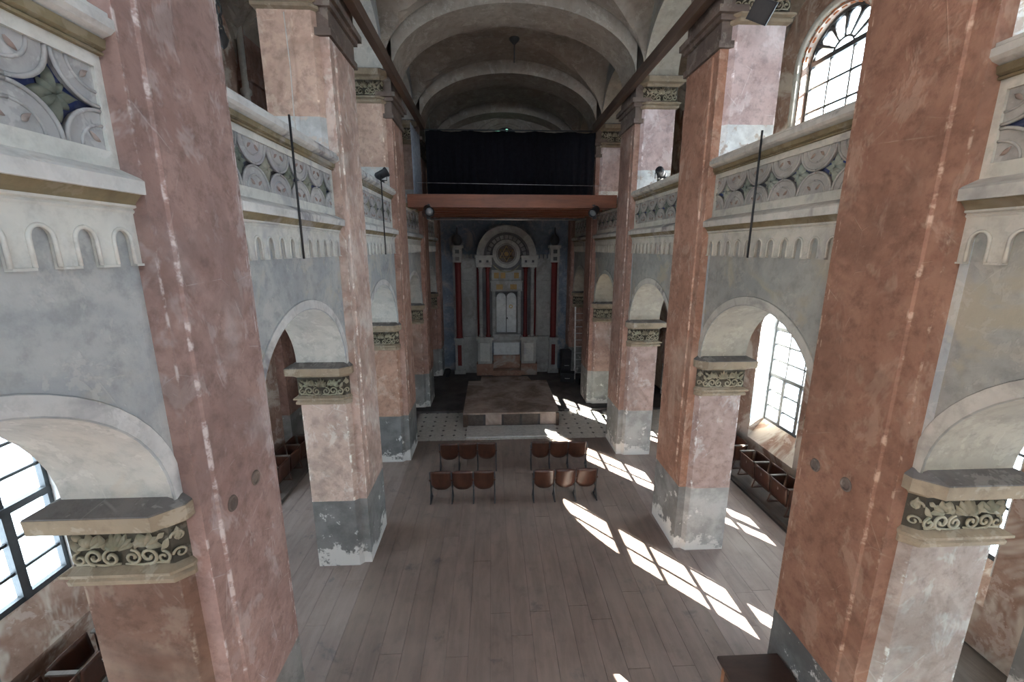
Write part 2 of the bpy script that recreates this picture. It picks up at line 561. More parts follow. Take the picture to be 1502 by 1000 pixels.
def leaf2(mb, p, ang, L, w, fn, h=0.022, mi=0):
    """pointed leaf lying on a face, with a raised middle rib"""
    ca, sa = math.cos(ang), math.sin(ang)
    N = 6
    vs = []
    for i in range(N + 1):
        t = i / N
        a, b, e = t * L, w * math.sin(math.pi * t ** 0.8) * 0.5, 0.006 + h * math.sin(math.pi * min(1, 0.15 + 0.8 * t)) ** 0.6
        vs += [fn(p[0] + a * ca - b * sa, p[1] + a * sa + b * ca, 0.003), fn(p[0] + a * ca, p[1] + a * sa, e), fn(p[0] + a * ca + b * sa, p[1] + a * sa - b * ca, 0.003)]
    fs = []
    for i in range(N):
        o = i * 3
        fs += [(o, o + 3, o + 4, o + 1), (o + 1, o + 4, o + 5, o + 2)]
    mb.add(vs, fs, mi, True)


def scroll_mesh(name, fn, wd):
    s = MB()
    T = lambda pts, r: s.tube([fn(a, b, 0.012) for a, b in pts], r, 5)
    c = wd / 2
    for d in (-1, 1):
        T(spiral((c + d * 0.085, 0.085), 0.07, 1.35, math.pi / 2, -d), 0.013)
        T(spiral((c + d * 0.215, 0.095), 0.075, 1.3, -math.pi / 2, d), 0.014)
        T(spiral((c + d * 0.335, 0.08), 0.06, 1.2, math.pi * 0.5, -d), 0.012)
        T([(c + d * 0.02, 0.03), (c + d * 0.15, 0.02), (c + d * 0.26, 0.035), (c + d * 0.37, 0.03)], 0.010)
        for k in range(5):
            leaf2(s, (c + d * 0.22, 0.19), math.pi / 2 - d * 0.2 + (k - 2) * 0.75, 0.115, 0.065, fn, 0.03)
        leaf2(s, (c + d * 0.12, 0.16), math.pi / 2 - d * 0.25, 0.13, 0.05, fn)
        leaf2(s, (c + d * 0.33, 0.14), math.pi / 2 - d * 0.5, 0.12, 0.055, fn)
        leaf2(s, (c + d * 0.30, 0.24), math.pi / 2 - d * 0.9, 0.08, 0.045, fn)
    for k in range(7):
        leaf2(s, (c, 0.165), math.pi / 2 + (k - 3) * 0.42, 0.155 - abs(k - 3) * 0.012, 0.055, fn, 0.035)
    return s


# ------------------------------------------------------------------ piers
def plan(s, dv, du_in, du_out, ch):
    """plan outline of the arch jamb, swollen by dv along the nave, du_out to the aisle; chamfered nave corners"""
    a0, a1 = X0 - du_in, X1 + du_out
    p = [(a0, ch - dv), (a0 + ch, -dv), (a1, -dv), (a1, D + dv), (a0 + ch, D + dv), (a0, D + dv - ch)]
    return [(s * u, v) for u, v in p]


def stack(s, levels):
    mb = MB()
    mb.loft([[(u, v, z) for u, v in plan(s, *lv)] for z, lv in levels])
    return mb


NAMES = {0: 'behind the camera', 1: 'nearest', 2: 'second', 3: 'third', 4: 'fourth', 5: 'last'}
# colour tint of each pier: pilaster side and arch jamb; the fourth number scales the grey dado
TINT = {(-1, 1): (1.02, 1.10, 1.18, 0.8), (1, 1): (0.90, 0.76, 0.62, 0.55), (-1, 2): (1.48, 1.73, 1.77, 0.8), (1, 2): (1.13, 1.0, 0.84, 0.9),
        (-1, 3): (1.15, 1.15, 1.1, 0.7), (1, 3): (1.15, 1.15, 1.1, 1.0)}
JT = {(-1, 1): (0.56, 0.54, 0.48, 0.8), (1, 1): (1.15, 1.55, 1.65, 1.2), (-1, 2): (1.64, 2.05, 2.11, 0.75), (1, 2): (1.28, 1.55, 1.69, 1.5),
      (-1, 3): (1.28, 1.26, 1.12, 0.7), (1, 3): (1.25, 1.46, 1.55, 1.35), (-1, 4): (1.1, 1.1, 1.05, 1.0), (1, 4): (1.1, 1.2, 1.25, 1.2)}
LABEL = {(-1, 1): 'big brown-red painted pier closest to camera on the left',
         (1, 1): 'big orange-red painted pier closest to camera on the right',
         (-1, 2): 'pale pink flaking pier beside the left pair of seat rows',
         (1, 2): 'red pier with blue-grey foot beside sunlit floor on the right',
         (-1, 3): 'third pier from camera on left with dark grey foot',
         (1, 3): 'third pier from camera on right with white worn foot',
         (-1, 4): 'fourth left pier standing beside the dark sanctuary floor',
         (1, 4): 'fourth right pier standing beside the dark sanctuary floor',
         (-1, 5): 'half pier in the far corner left of the ark',
         (1, 5): 'half pier in the far corner right of the ark'}
for s in (-1, 1):
    M = {}
    M['shaft'] = stack(s, [(0, (0, 0, 0, 0.08)), (3.27, (0, 0, 0, 0.08))]).mesh('shaft', 'red_low')
    M['upper_shaft'] = stack(s, [(6.0, (0, 0, 0, 0.08)), (9.27, (0, 0, 0, 0.08))]).mesh('upper_shaft', 'red_up')
    M['spandrel_core'] = stack(s, [(3.99, (0.0, 0, 0, 0.001)), (6.25, (0.0, 0, 0, 0.001))]).mesh('spandrel_core', 'wall_grey')
    bx = lambda u0, v0, z0, u1, v1, z1: MB().box((min(s * u0, s * u1), v0, z0), (max(s * u0, s * u1), v1, z1))
    M['pilaster'] = bx(W, 0.07, 0, X0 + 0.15, D - 0.07, 8.95).mesh('pilaster', 'red_low')
    pmb = MB().prism([(W, 0.235), (W - 0.022, 0.25), (W - 0.022, D - 0.145), (W, D - 0.13)], lambda a, b, t: (s * a, b, 1.55 + (8.9 - 1.55) * t))
    M['pilaster_panel'] = pmb.mesh('pilaster_panel', 'red_low')
    pc = MB()
    for z0, z1, o in ((8.95, 9.05, 0.05), (9.05, 9.32, 0.015), (9.32, 9.40, 0.07), (9.40, 9.50, 0.13), (9.50, 9.99, 0.03)):
        pc.box((min(s * (W - o), s * (X0 + 0.2)), 0.07 - o, z0), (max(s * (W - o), s * (X0 + 0.2)), D - 0.07 + o, z1))
    M['pilaster_capital'] = pc.mesh('pilaster_capital', 'capital_brown')
    M['necking'] = stack(s, [(3.255, (0.0, 0, 0, 0.08)), (3.28, (0.055, 0.02, 0.055, 0.1)), (3.32, (0.06, 0.02, 0.06, 0.1)), (3.35, (0.035, 0.02, 0.035, 0.1)), (3.37, (0.085, 0.03, 0.085, 0.11)), (3.395, (0.085, 0.03, 0.085, 0.11)), (3.43, (0.02, 0, 0.02, 0.09))]).mesh('necking', 'capital_tan')
    M['frieze_block'] = stack(s, [(3.40, (0.015, 0.0, 0.015, 0.085)), (3.80, (0.015, 0.0, 0.015, 0.085))]).mesh('frieze_block', 'frieze_shade')
    M['abacus'] = stack(s, [(3.755, (0.02, 0.0, 0.02, 0.09)), (3.80, (0.07, 0.03, 0.07, 0.11)), (3.82, (0.165, 0.08, 0.14, 0.16)), (3.945, (0.17, 0.08, 0.145, 0.16))]).mesh('abacus', 'capital_tan')
    M['abacus_top'] = stack(s, [(3.94, (0.168, 0.078, 0.143, 0.16)), (3.955, (0.165, 0.075, 0.14, 0.16)), (4.02, (-0.01, 0.0, 0.0, 0.05))]).mesh('abacus_top', 'capital_dust')
    fnf = lambda a, b, h: (s * (X0 + 0.06 + a * 0.95), -0.015 - h * 1.5, 3.425 + b)
    M['scroll'] = scroll_mesh('scroll', fnf, 0.84).mesh('scroll', 'ornament', False)
    sc = MB()
    fnc = lambda a, b, h: (s * (X0 + 0.005 + a * 0.7 - h * 0.7), 0.072 - a * 0.7 - h * 0.7 - 0.01, 3.425 + b)
    for zz in (0.04, 0.19):
        sc.tube([fnc(a, b, 0.012) for a, b in spiral((0.06, zz + 0.05), 0.05, 1.2, 0, 1)], 0.011, 5)
    leaf2(sc, (0.06, 0.2), math.pi / 2, 0.12, 0.06, fnc)
    M['corner_leaf'] = sc.mesh('corner_leaf', 'ornament', False)
    for k in range(0, 6):
        if k == 0:
            lab = 'red pier behind the camera on the ' + SIDE[s]
        else:
            lab = LABEL[(s, k)]
        y = py(k, s)
        p = thing('pier', lab, 'pier', (0, y, 0), 0, 'red piers along the nave')
        if k == 0:
            p['label'] = 'red painted pier on the %s just behind the viewpoint' % SIDE[s]
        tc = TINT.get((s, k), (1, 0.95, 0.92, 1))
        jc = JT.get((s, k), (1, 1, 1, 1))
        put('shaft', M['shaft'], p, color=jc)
        put('upper_shaft', M['upper_shaft'], p, color=(1.35, 1.30, 1.15, 1.0) if s < 0 else (1.5, 1.6, 1.72, 1.5))  # window light on the right upper shafts is put into their tint
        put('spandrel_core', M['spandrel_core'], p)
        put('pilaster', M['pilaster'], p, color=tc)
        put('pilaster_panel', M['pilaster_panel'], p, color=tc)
        put('pilaster_capital', M['pilaster_capital'], p)
        for dz in (0, 6.0):
            cp = put('capital', M['frieze_block'], p, (0, 0, dz))
            put('necking', M['necking'], cp)
            put('abacus', M['abacus'], cp)
            put('abacus_top', M['abacus_top'], cp)
            if k > 0:
                put('scroll', M['scroll'], cp)
                put('corner_leaf', M['corner_leaf'], cp)

# round plaster scars left by old lamp fittings on the two nearest piers
for pr in [o for o in COL.objects if o.get('label') in (LABEL[(-1, 1)], LABEL[(1, 1)])]:
    sgn = -1 if pr['label'] == LABEL[(-1, 1)] else 1
    for (y, z) in (((3.46, 3.68), (3.84, 3.71)) if sgn < 0 else ((4.09, 3.55), (3.68, 3.56))):
        xx = sgn * (W - 0.024)
        e = [(xx, y - pr.location.y + 0.055 * math.cos(q), z + 0.062 * math.sin(q)) for q in [2 * math.pi * i / 16 for i in range(16)]]
        mb = MB().tube(e, 0.014, 5, 0, True)
        mb.add(e, [tuple(range(16))])
        put('plaster_scar', mb.mesh('plaster_scar', 'capital_brown', False), pr)

# ------------------------------------------------------------------ rosette tiles of the parapets
def quarter(r, n=8):
    return [(0, 0)] + [(r * math.cos(i * math.pi / 2 / n), r * math.sin(i * math.pi / 2 / n)) for i in range(n + 1)]


TW, TH = 0.545, 0.50


def tile_meshes(s):
    # local: y along the parapet, z up, the nave side is -s in x
    out = lambda d, a, b: (-s * d, a, b)
    lobes = []
    k = TW / TH
    for sa in (-1, 1):
        for sb in (-1, 1):
            lb = MB()
            poly = [(sa * (TW / 2 - a * k), sb * (TH / 2 - b)) for a, b in quarter(0.238)]
            lb.prism(poly, lambda a, b, t: out(0.035 * t, a, b))
            lb.tube([out(0.04, a, b) for a, b in poly[1:]], 0.014, 5)
            arc2 = [(sa * (TW / 2 - a * k), sb * (TH / 2 - b)) for a, b in quarter(0.15)[1:]]
            lb.tube([out(0.037, a, b) for a, b in arc2], 0.011, 5)
            leaf2(lb, (sa * (TW / 2 - 0.045), sb * (TH / 2 - 0.045)), math.atan2(-sb, -sa), 0.075, 0.035, lambda a, b, h: out(0.036 + h, a, b), 0.016, 1)
            lobes.append(lb.mesh('lobe', ['relief', 'rose_red']))
    st = MB().box((min(-s * 0.002, s * 0.01), -TW / 2, -TH / 2), (max(-s * 0.002, s * 0.01), TW / 2, TH / 2))
    lf = MB()
    for k in range(8):
        leaf2(lf, (0, 0), k * math.pi / 4 + 0.08, 0.15 if k % 2 == 0 else 0.10, 0.075, lambda a, b, h: out(0.008 + h * 1.3, a, b), 0.03)
    return lobes, st.mesh('rosette', 'star_blue'), lf.mesh('leaf_cluster', 'leaf_green', False)


PARL = {(-1, 1): 'gallery parapet with blue star rosettes at the top left edge', (1, 1): 'gallery parapet cut by the right edge of the picture',
        (-1, 2): 'whitish streaked gallery parapet between the first two left piers', (1, 2): 'grey-tan gallery parapet below the big arched upper window',
        (-1, 3): 'gallery parapet with a black lamp on it on the left', (1, 3): 'gallery parapet with a black lamp on it on the right',
        (-1, 4): 'short gallery parapet left under the wooden balcony end', (1, 4): 'short gallery parapet right under the wooden balcony end',
        (-1, 5): 'dark gallery parapet deep in the sanctuary on the left', (1, 5): 'dark gallery parapet deep in the sanctuary on the right',
        }
walls = {}
WT = {-1: (1, 1, 1, 1), 1: (0.80, 0.74, 0.66, 1)}      # right arcade tinted darker, browner: the two sides' differing light put into colour
for s in (-1, 1):
    walls[s] = struct('wall_nave_' + SIDE[s], 'grey plastered arcade wall along the %s of the nave' % SIDE[s])
    lobes, st, lf = tile_meshes(s)
    y0, y1 = D - 0.07, STEP + 0.07          # between two pilasters, relative to the pier front
    Lb = y1 - y0
    ym = (y0 + y1) / 2
    X = lambda u: s * u

    def prof(pr, name, mat, ya=y0, yb=y1):
        return MB().prism(pr, lambda a, b, t: (s * a, ya + (yb - ya) * t, b)).mesh(name, mat)

    ledge = prof([(X0 + 0.2, 6.25), (W - 0.01, 6.26), (W - 0.015, 6.345), (W + 0.01, 6.365), (X0, 6.42), (X0 + 0.2, 6.42)], 'ledge', 'ledge_white')
    gilt = prof([(X0 + 0.1, 6.19), (W + 0.075, 6.19), (W + 0.06, 6.215), (W + 0.02, 6.26), (X0 + 0.1, 6.26)], 'gilt_moulding', 'ochre')
    thin = prof([(X0 + 0.05, 6.135), (X0 - 0.035, 6.135), (X0 - 0.045, 6.15), (X0 - 0.035, 6.165), (X0 - 0.06, 6.175), (X0 - 0.06, 6.19), (X0 + 0.05, 6.19)], 'thin_moulding', 'cream')
    capr = prof([(X0 + 0.26, 7.19), (X0 - 0.02, 7.19), (W + 0.03, 7.22), (W + 0.0, 7.245), (W + 0.0, 7.30), (W + 0.03, 7.315), (W + 0.03, 7.34), (X0 + 0.28, 7.36), (X0 + 0.28, 7.19)], 'cap_rail', 'ledge_white')
    capm = prof([(X0 + 0.05, 7.10), (X0 - 0.03, 7.10), (X0 - 0.035, 7.115), (X0 - 0.02, 7.125), (X0 - 0.05, 7.14), (X0 - 0.06, 7.19), (X0 + 0.05, 7.19)], 'cap_moulding', 'ochre')
    back = MB().box((min(X(X0 + 0.06), X(X0 + 0.24)), y0, 6.40), (max(X(X0 + 0.06), X(X0 + 0.24)), y1, 7.19)).mesh('back_panel', 'cream')
    fr = MB()
    tw = 5 * TW
    for (a0, a1, z0, z1) in ((y0, y1, 6.42, 6.525), (y0, y1, 7.025, 7.10), (y0, ym - tw / 2, 6.525, 7.025), (ym + tw / 2, y1, 6.525, 7.025)):
        if a1 - a0 > 0.002:
            fr.box((min(X(X0), X(X0 + 0.06)), a0, z0), (max(X(X0), X(X0 + 0.06)), a1, z1))
    frame = fr.mesh('panel_frame', 'cream')
    # cream arcaded frieze
    n = 11
    wv = Lb / n
    fz = MB()
    fnz = lambda a, z, t: (s * (X0 - 0.03 + 0.04 * t), a, z)
    for i in range(n):
        a = y0 + wv * i
        fz.box((min(X(X0 - 0.03), X(X0 + 0.01)), a, 5.80), (max(X(X0 - 0.03), X(X0 + 0.01)), a + 0.06, 6.14))
        fz.box((min(X(X0 - 0.03), X(X0 + 0.01)), a + wv - 0.06, 5.80), (max(X(X0 - 0.03), X(X0 + 0.01)), a + wv, 6.14))
        fz.archwall(a + 0.06, a + wv - 0.06, 5.955, 0.075, 6.14, fnz, 10)
        fz.box((min(X(X0 - 0.045), X(X0)), a, 5.785), (max(X(X0 - 0.045), X(X0)), a + 0.06, 5.80))
        fz.box((min(X(X0 - 0.045), X(X0)), a + wv - 0.06, 5.785), (max(X(X0 - 0.045), X(X0)), a + wv, 5.80))
    frieze = fz.mesh('arcaded_frieze', 'cream')
    pts = [(-(wv / 2 - 0.06), -0.155), ] + [(-(wv / 2 - 0.06) * math.cos(th), 0.075 * math.sin(th)) for th in [math.pi * i / 10 for i in range(11)]] + [((wv / 2 - 0.06), -0.155)]
    am = MB().tube([(X(X0 - 0.033), a, 5.955 + b) for a, b in pts], 0.013, 6).mesh('arch_moulding', 'cream')
    # spandrel wall over the lower arch
    sp = MB()
    A0, A1 = D, STEP
    fns = lambda a, z, t: (s * (X0 + (X1 - X0) * t), a, z)
    sp.archwall(A0, A1, ZC + 0.02, 1.12, 6.25, fns, 24, 0, 1)
    spand = sp.mesh('spandrel', ['wall_grey', 'soffit_cream'])
    ar = MB()
    for rr, rad in ((0.0, 0.012), (0.115, 0.010)):
        c, h = (A0 + A1) / 2, (A1 - A0) / 2 + rr
        ar.tube([(X(X0 - 0.002), min(max(c - h * math.cos(th), y0), y1), ZC + 0.02 + (1.12 + rr) * math.sin(th)) for th in [math.pi * i / 28 for i in range(29)]], rad, 6)
    aline = ar.mesh('arch_line', 'wall_grey')
    bnd = MB()
    c, h = (A0 + A1) / 2, (A1 - A0) / 2
    th_ = [math.pi * i / 28 for i in range(29)]
    ri = [(min(max(c - h * math.cos(q), y0), y1), ZC + 0.02 + 1.12 * math.sin(q)) for q in th_]
    ro = [(min(max(c - (h + 0.115) * math.cos(q), y0), y1), ZC + 0.02 + 1.235 * math.sin(q)) for q in th_]
    bnd.loft([[(X(X0 + 0.02), a[0], a[1]), (X(X0 - 0.014), a[0], a[1]), (X(X0 - 0.014), b[0], b[1]), (X(X0 + 0.02), b[0], b[1])] for a, b in zip(ri, ro)])
    band = bnd.mesh('arch_band', 'ledge_white')
    up_ = MB()
    up_.archwall(A0, A1, ZU + 0.02, 1.12, 12.4, fns, 24, 0, 1)
    upsp = up_.mesh('upper_spandrel', ['wall_grey', 'soffit_cream'])
    core = MB().box((min(X(X0), X(X1)), 0, 9.99), (max(X(X0), X(X1)), D, 12.4)).mesh('upper_core', 'vault')
    for b in range(0, 5 + 1):
        base = py(b, s)
        last = b == 5
        put('upper_core', core, walls[s], (0, base, 0))
        if last:
            continue
        put('spandrel', spand, walls[s], (0, base, 0), color=WT[s])
        put('upper_spandrel', upsp, walls[s], (0, base, 0), color=WT[s])
        put('arch_band', band, walls[s], (0, base, 0), color=WT[s])
        put('arch_line', aline, walls[s], (0, base, 0), color=WT[s])
        put('arcaded_frieze', frieze, walls[s], (0, base, 0), color=WT[s])
        if b >= 0:
            for i in range(n):
                put('arch_moulding', am, walls[s], (0, base + y0 + wv * (i + 0.5), 0), color=WT[s])
        g = thing('gallery_parapet', PARL[(s, b + 1)], 'parapet', (0, base, 0), 0, 'gallery parapets above the arches')
        put('ledge', ledge, g, color=WT[s])
        put('gilt_moulding', gilt, g, color=WT[s])
        put('thin_moulding', thin, g, color=WT[s])
        put('cap_rail', capr, g, color=WT[s])
        put('cap_moulding', capm, g, color=WT[s])
        put('back_panel', back, g, color=WT[s])
        put('panel_frame', frame, g, color=WT[s])
        if b >= 0:
            for i in range(5):
                ro_ = put('rosette', st, g, (X(X0 + 0.058), ym + (i - 2) * TW, 6.775))
                for me in lobes:
                    put('lobe', me, ro_, color=WT[s])
                put('leaf_cluster', lf, ro_)

# ------------------------------------------------------------------ ceiling
ceil = struct('ceiling', 'stained cream cross vault over the nave')
aceil = {s: struct('ceiling_aisle_' + SIDE[s], 'cream vaults over the %s aisle' % SIDE[s]) for s in (-1, 1)}
gceil = {s: struct('ceiling_gallery_' + SIDE[s], 'stained vaults over the %s gallery' % SIDE[s]) for s in (-1, 1)}


def groin(x0, x1, y0, y1, z0, b, nx=24, ny=16):
    mb = MB()
    vs = []
    xc, xh, yc, yh = (x0 + x1) / 2, (x1 - x0) / 2, (y0 + y1) / 2, (y1 - y0) / 2
    for j in range(ny + 1):
        for i in range(nx + 1):
            th, ph = math.pi * i / nx, math.pi * j / ny
            x, y = xc - xh * math.cos(th), yc - yh * math.cos(ph)
            z = z0 + b * max(math.sin(th), math.sin(ph))
            vs.append((x, y, z))
    fs = [(j * (nx + 1) + i, j * (nx + 1) + i + 1, (j + 1) * (nx + 1) + i + 1, (j + 1) * (nx + 1) + i) for j in range(ny) for i in range(nx)]
    mb.add(vs, fs, 0, False)
    return mb


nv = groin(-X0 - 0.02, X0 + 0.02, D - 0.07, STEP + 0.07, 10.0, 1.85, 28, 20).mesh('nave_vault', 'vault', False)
sv = {s: (groin(min(s * X1, s * XI), max(s * X1, s * XI), D - 0.2, STEP + 0.2, 3.98, 1.45).mesh('aisle_vault', 'soffit_cream', False),
          groin(min(s * X1, s * XI), max(s * X1, s * XI), D - 0.2, STEP + 0.2, 9.98, 1.6).mesh('gallery_vault', 'vault', False)) for s in (-1, 1)}
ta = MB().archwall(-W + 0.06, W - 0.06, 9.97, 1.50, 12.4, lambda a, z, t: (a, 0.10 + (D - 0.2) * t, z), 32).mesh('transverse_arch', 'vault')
st_ = {}
for s in (-1, 1):
    a0, a1 = sorted((s * X1, s * XI))
    st_[s] = (MB().archwall(a0, a1, 3.98, 1.25, 6.0, lambda a, z, t: (a, 0.22 + (D - 0.44) * t, z), 20).mesh('aisle_arch', 'soffit_cream'),
              MB().archwall(a0, a1, 9.98, 1.35, 12.4, lambda a, z, t: (a, 0.22 + (D - 0.44) * t, z), 20).mesh('gallery_arch', 'soffit_cream'))
for b in range(-1, 6):
    y = py(b, -1) + 0.03
    if b < 5:
        put('nave_vault', nv, ceil, (0, y, 0))
    if b >= 0:
        put('transverse_arch', ta, ceil, (0, y, 0))
    for s in (-1, 1):
        if b < 5:
            put('aisle_vault', sv[s][0], aceil[s], (0, py(b, s), 0))
            put('gallery_vault', sv[s][1], gceil[s], (0, py(b, s), 0))
        if b >= 0:
            put('aisle_arch', st_[s][0], aceil[s], (0, py(b, s), 0))
            put('gallery_arch', st_[s][1], gceil[s], (0, py(b, s), 0))
for s in (-1, 1):
    a, b = sorted((s * (X0 + 0.24), s * XI))
    put('gallery_floor', MB().box((a, YA, 6.0), (b, YB, 6.25)).mesh('gallery_floor', 'beam_wood'), floor)
put('roof_light_block', MB().box((-7.2, YA - 0.3, 12.4), (7.2, YB + 0.4, 12.6)).mesh('roof_light_block', 'vault'), ceil)  # unseen slab added to keep sky light from leaking in

# ------------------------------------------------------------------ outer walls with windows
wcen = {-1: lambda b: py(b, -1) + 1.725, 1: lambda b: py(b, 1) + 2.55}
HW = 0.89
LOW = (1.30, 3.85, 0.80)          # sill, springing, rise
UPP = (7.95, 9.95, 0.74)
wn = [0]


def arch_pts(h, zs, rise, n=24):
    return [(-h * math.cos(math.pi * i / n), zs + rise * math.sin(math.pi * i / n)) for i in range(n + 1)]


def window_meshes(s, spec, upper):
    sill, zs, rise = spec
    xm = s * (6.70 if upper else 6.93)
    X = lambda d: xm - s * d
    f = MB()
    top = arch_pts(HW, zs, rise)
    ins = arch_pts(HW - 0.07, zs, rise - 0.07)
    out = [(-HW, sill)] + top + [(HW, sill)]
    inn = [(-HW + 0.07, sill + 0.08)] + ins + [(HW - 0.07, sill + 0.08)]
    f.loft([[(X(-0.04), a[0], a[1]), (X(0.04), a[0], a[1]), (X(0.04), b[0], b[1]), (X(-0.04), b[0], b[1])] for a, b in zip(out, inn)])
    f.box((min(X(-0.04), X(0.04)), -HW, sill), (max(X(-0.04), X(0.04)), HW, sill + 0.08))
    frame = f.mesh('frame', 'iron')
    ztop = lambda y: zs + rise * math.sqrt(max(0, 1 - (y / HW) ** 2))
    bars = []
    B = lambda y0, y1, z0, z1, d: MB().box((min(X(-d), X(d)), y0, z0), (max(X(-d), X(d)), y1, z1))
    tz = zs if upper else 2.60
    bars.append(('transom', B(-HW, HW, tz - 0.05, tz + 0.05, 0.045).mesh('transom', 'iron')))
    cols = [-HW, -HW / 3, HW / 3, HW]
    for y in cols[1:3]:
        if upper:
            bars.append(('muntin', B(y - 0.022, y + 0.022, sill, tz, 0.02).mesh('muntin', 'iron')))
        else:
            bars.append(('mullion', B(y - 0.055, y + 0.055, sill, tz, 0.045).mesh('mullion', 'iron')))
            bars.append(('muntin', B(y - 0.024, y + 0.024, tz, ztop(y), 0.02).mesh('muntin', 'iron')))
    rows = [sill, ] + [sill + (tz - sill) * i / (4 if upper else 3) for i in range(1, (4 if upper else 3))] + [tz]
    for z in rows[1:-1]:
        bars.append(('glazing_bar', B(-HW, HW, z - 0.021, z + 0.021, 0.018).mesh('glazing_bar', 'iron')))
    panes = []
    for i in range(3):
        for j in range(len(rows) - 1):
            panes.append([(cols[i], rows[j]), (cols[i + 1], rows[j]), (cols[i + 1], rows[j + 1]), (cols[i], rows[j + 1])])
    if upper:
        # fan light: hub and rays
        hub = [(0.27 * math.cos(math.pi * i / 12), tz + 0.22 * math.sin(math.pi * i / 12)) for i in range(13)]
        bars.append(('fan_hub', MB().tube([(X(0), a, b) for a, b in hub], 0.026, 6).mesh('fan_hub', 'iron')))
        for k in range(1, 6):
            th = math.pi * k / 6
            p0 = (0.27 * math.cos(th), tz + 0.22 * math.sin(th))
            p1 = (HW * 0.93 * math.cos(th), tz + rise * 0.93 * math.sin(th))
            bars.append(('fan_ray', MB().tube([(X(0), *p0), (X(0), *p1)], [0.022, 0.045], 6).mesh('fan_ray', 'iron')))
        for k in range(6):
            th = math.pi * (k + 0.5) / 6
            lobe = [(HW * rr * math.cos(th + q), tz + rise * rr * math.sin(th + q)) for rr, q in ((0.80, -0.24), (0.90, -0.15), (0.94, 0), (0.90, 0.15), (0.80, 0.24))]
            bars.append(('fan_lobe', MB().tube([(X(0), a, b) for a, b in lobe], 0.026, 5).mesh('fan_lobe', 'iron')))
            t0, t1 = math.pi * k / 6, math.pi * (k + 1) / 6
            panes.append([(0, tz)] + [(HW * math.cos(t0 + (t1 - t0) * q / 4), tz + rise * math.sin(t0 + (t1 - t0) * q / 4)) for q in range(5)])
    else:
        bars.append(('transom', B(-HW, HW, zs - 0.05, zs + 0.05, 0.045).mesh('transom', 'iron')))
        zr = [tz, tz + 0.42, tz + 0.84, tz + 1.26, zs + rise]
        for z in zr[1:-1]:
            hy = HW if z < zs else HW * math.sqrt(max(0, 1 - ((z - zs) / rise) ** 2))
            bars.append(('glazing_bar', B(-hy, hy, z - 0.021, z + 0.021, 0.018).mesh('glazing_bar', 'iron')))
        for i in range(3):
            for j in range(4):
                lo, hi = zr[j], zr[j + 1]
                ys = [cols[i] + (cols[i + 1] - cols[i]) * q / 6 for q in range(7)]
                topc = [(y, min(hi, ztop(y))) for y in ys if min(hi, ztop(y)) > lo + 0.01]
                if len(topc) < 2:
                    continue
                panes.append([(topc[0][0], lo), (topc[-1][0], lo)] + topc[::-1])
    pm_ = [MB().prism(p, lambda a, b, t: (X(-0.002 + 0.004 * t), a, b)).mesh('pane', 'glass') for p in panes]
    return frame, bars, pm_


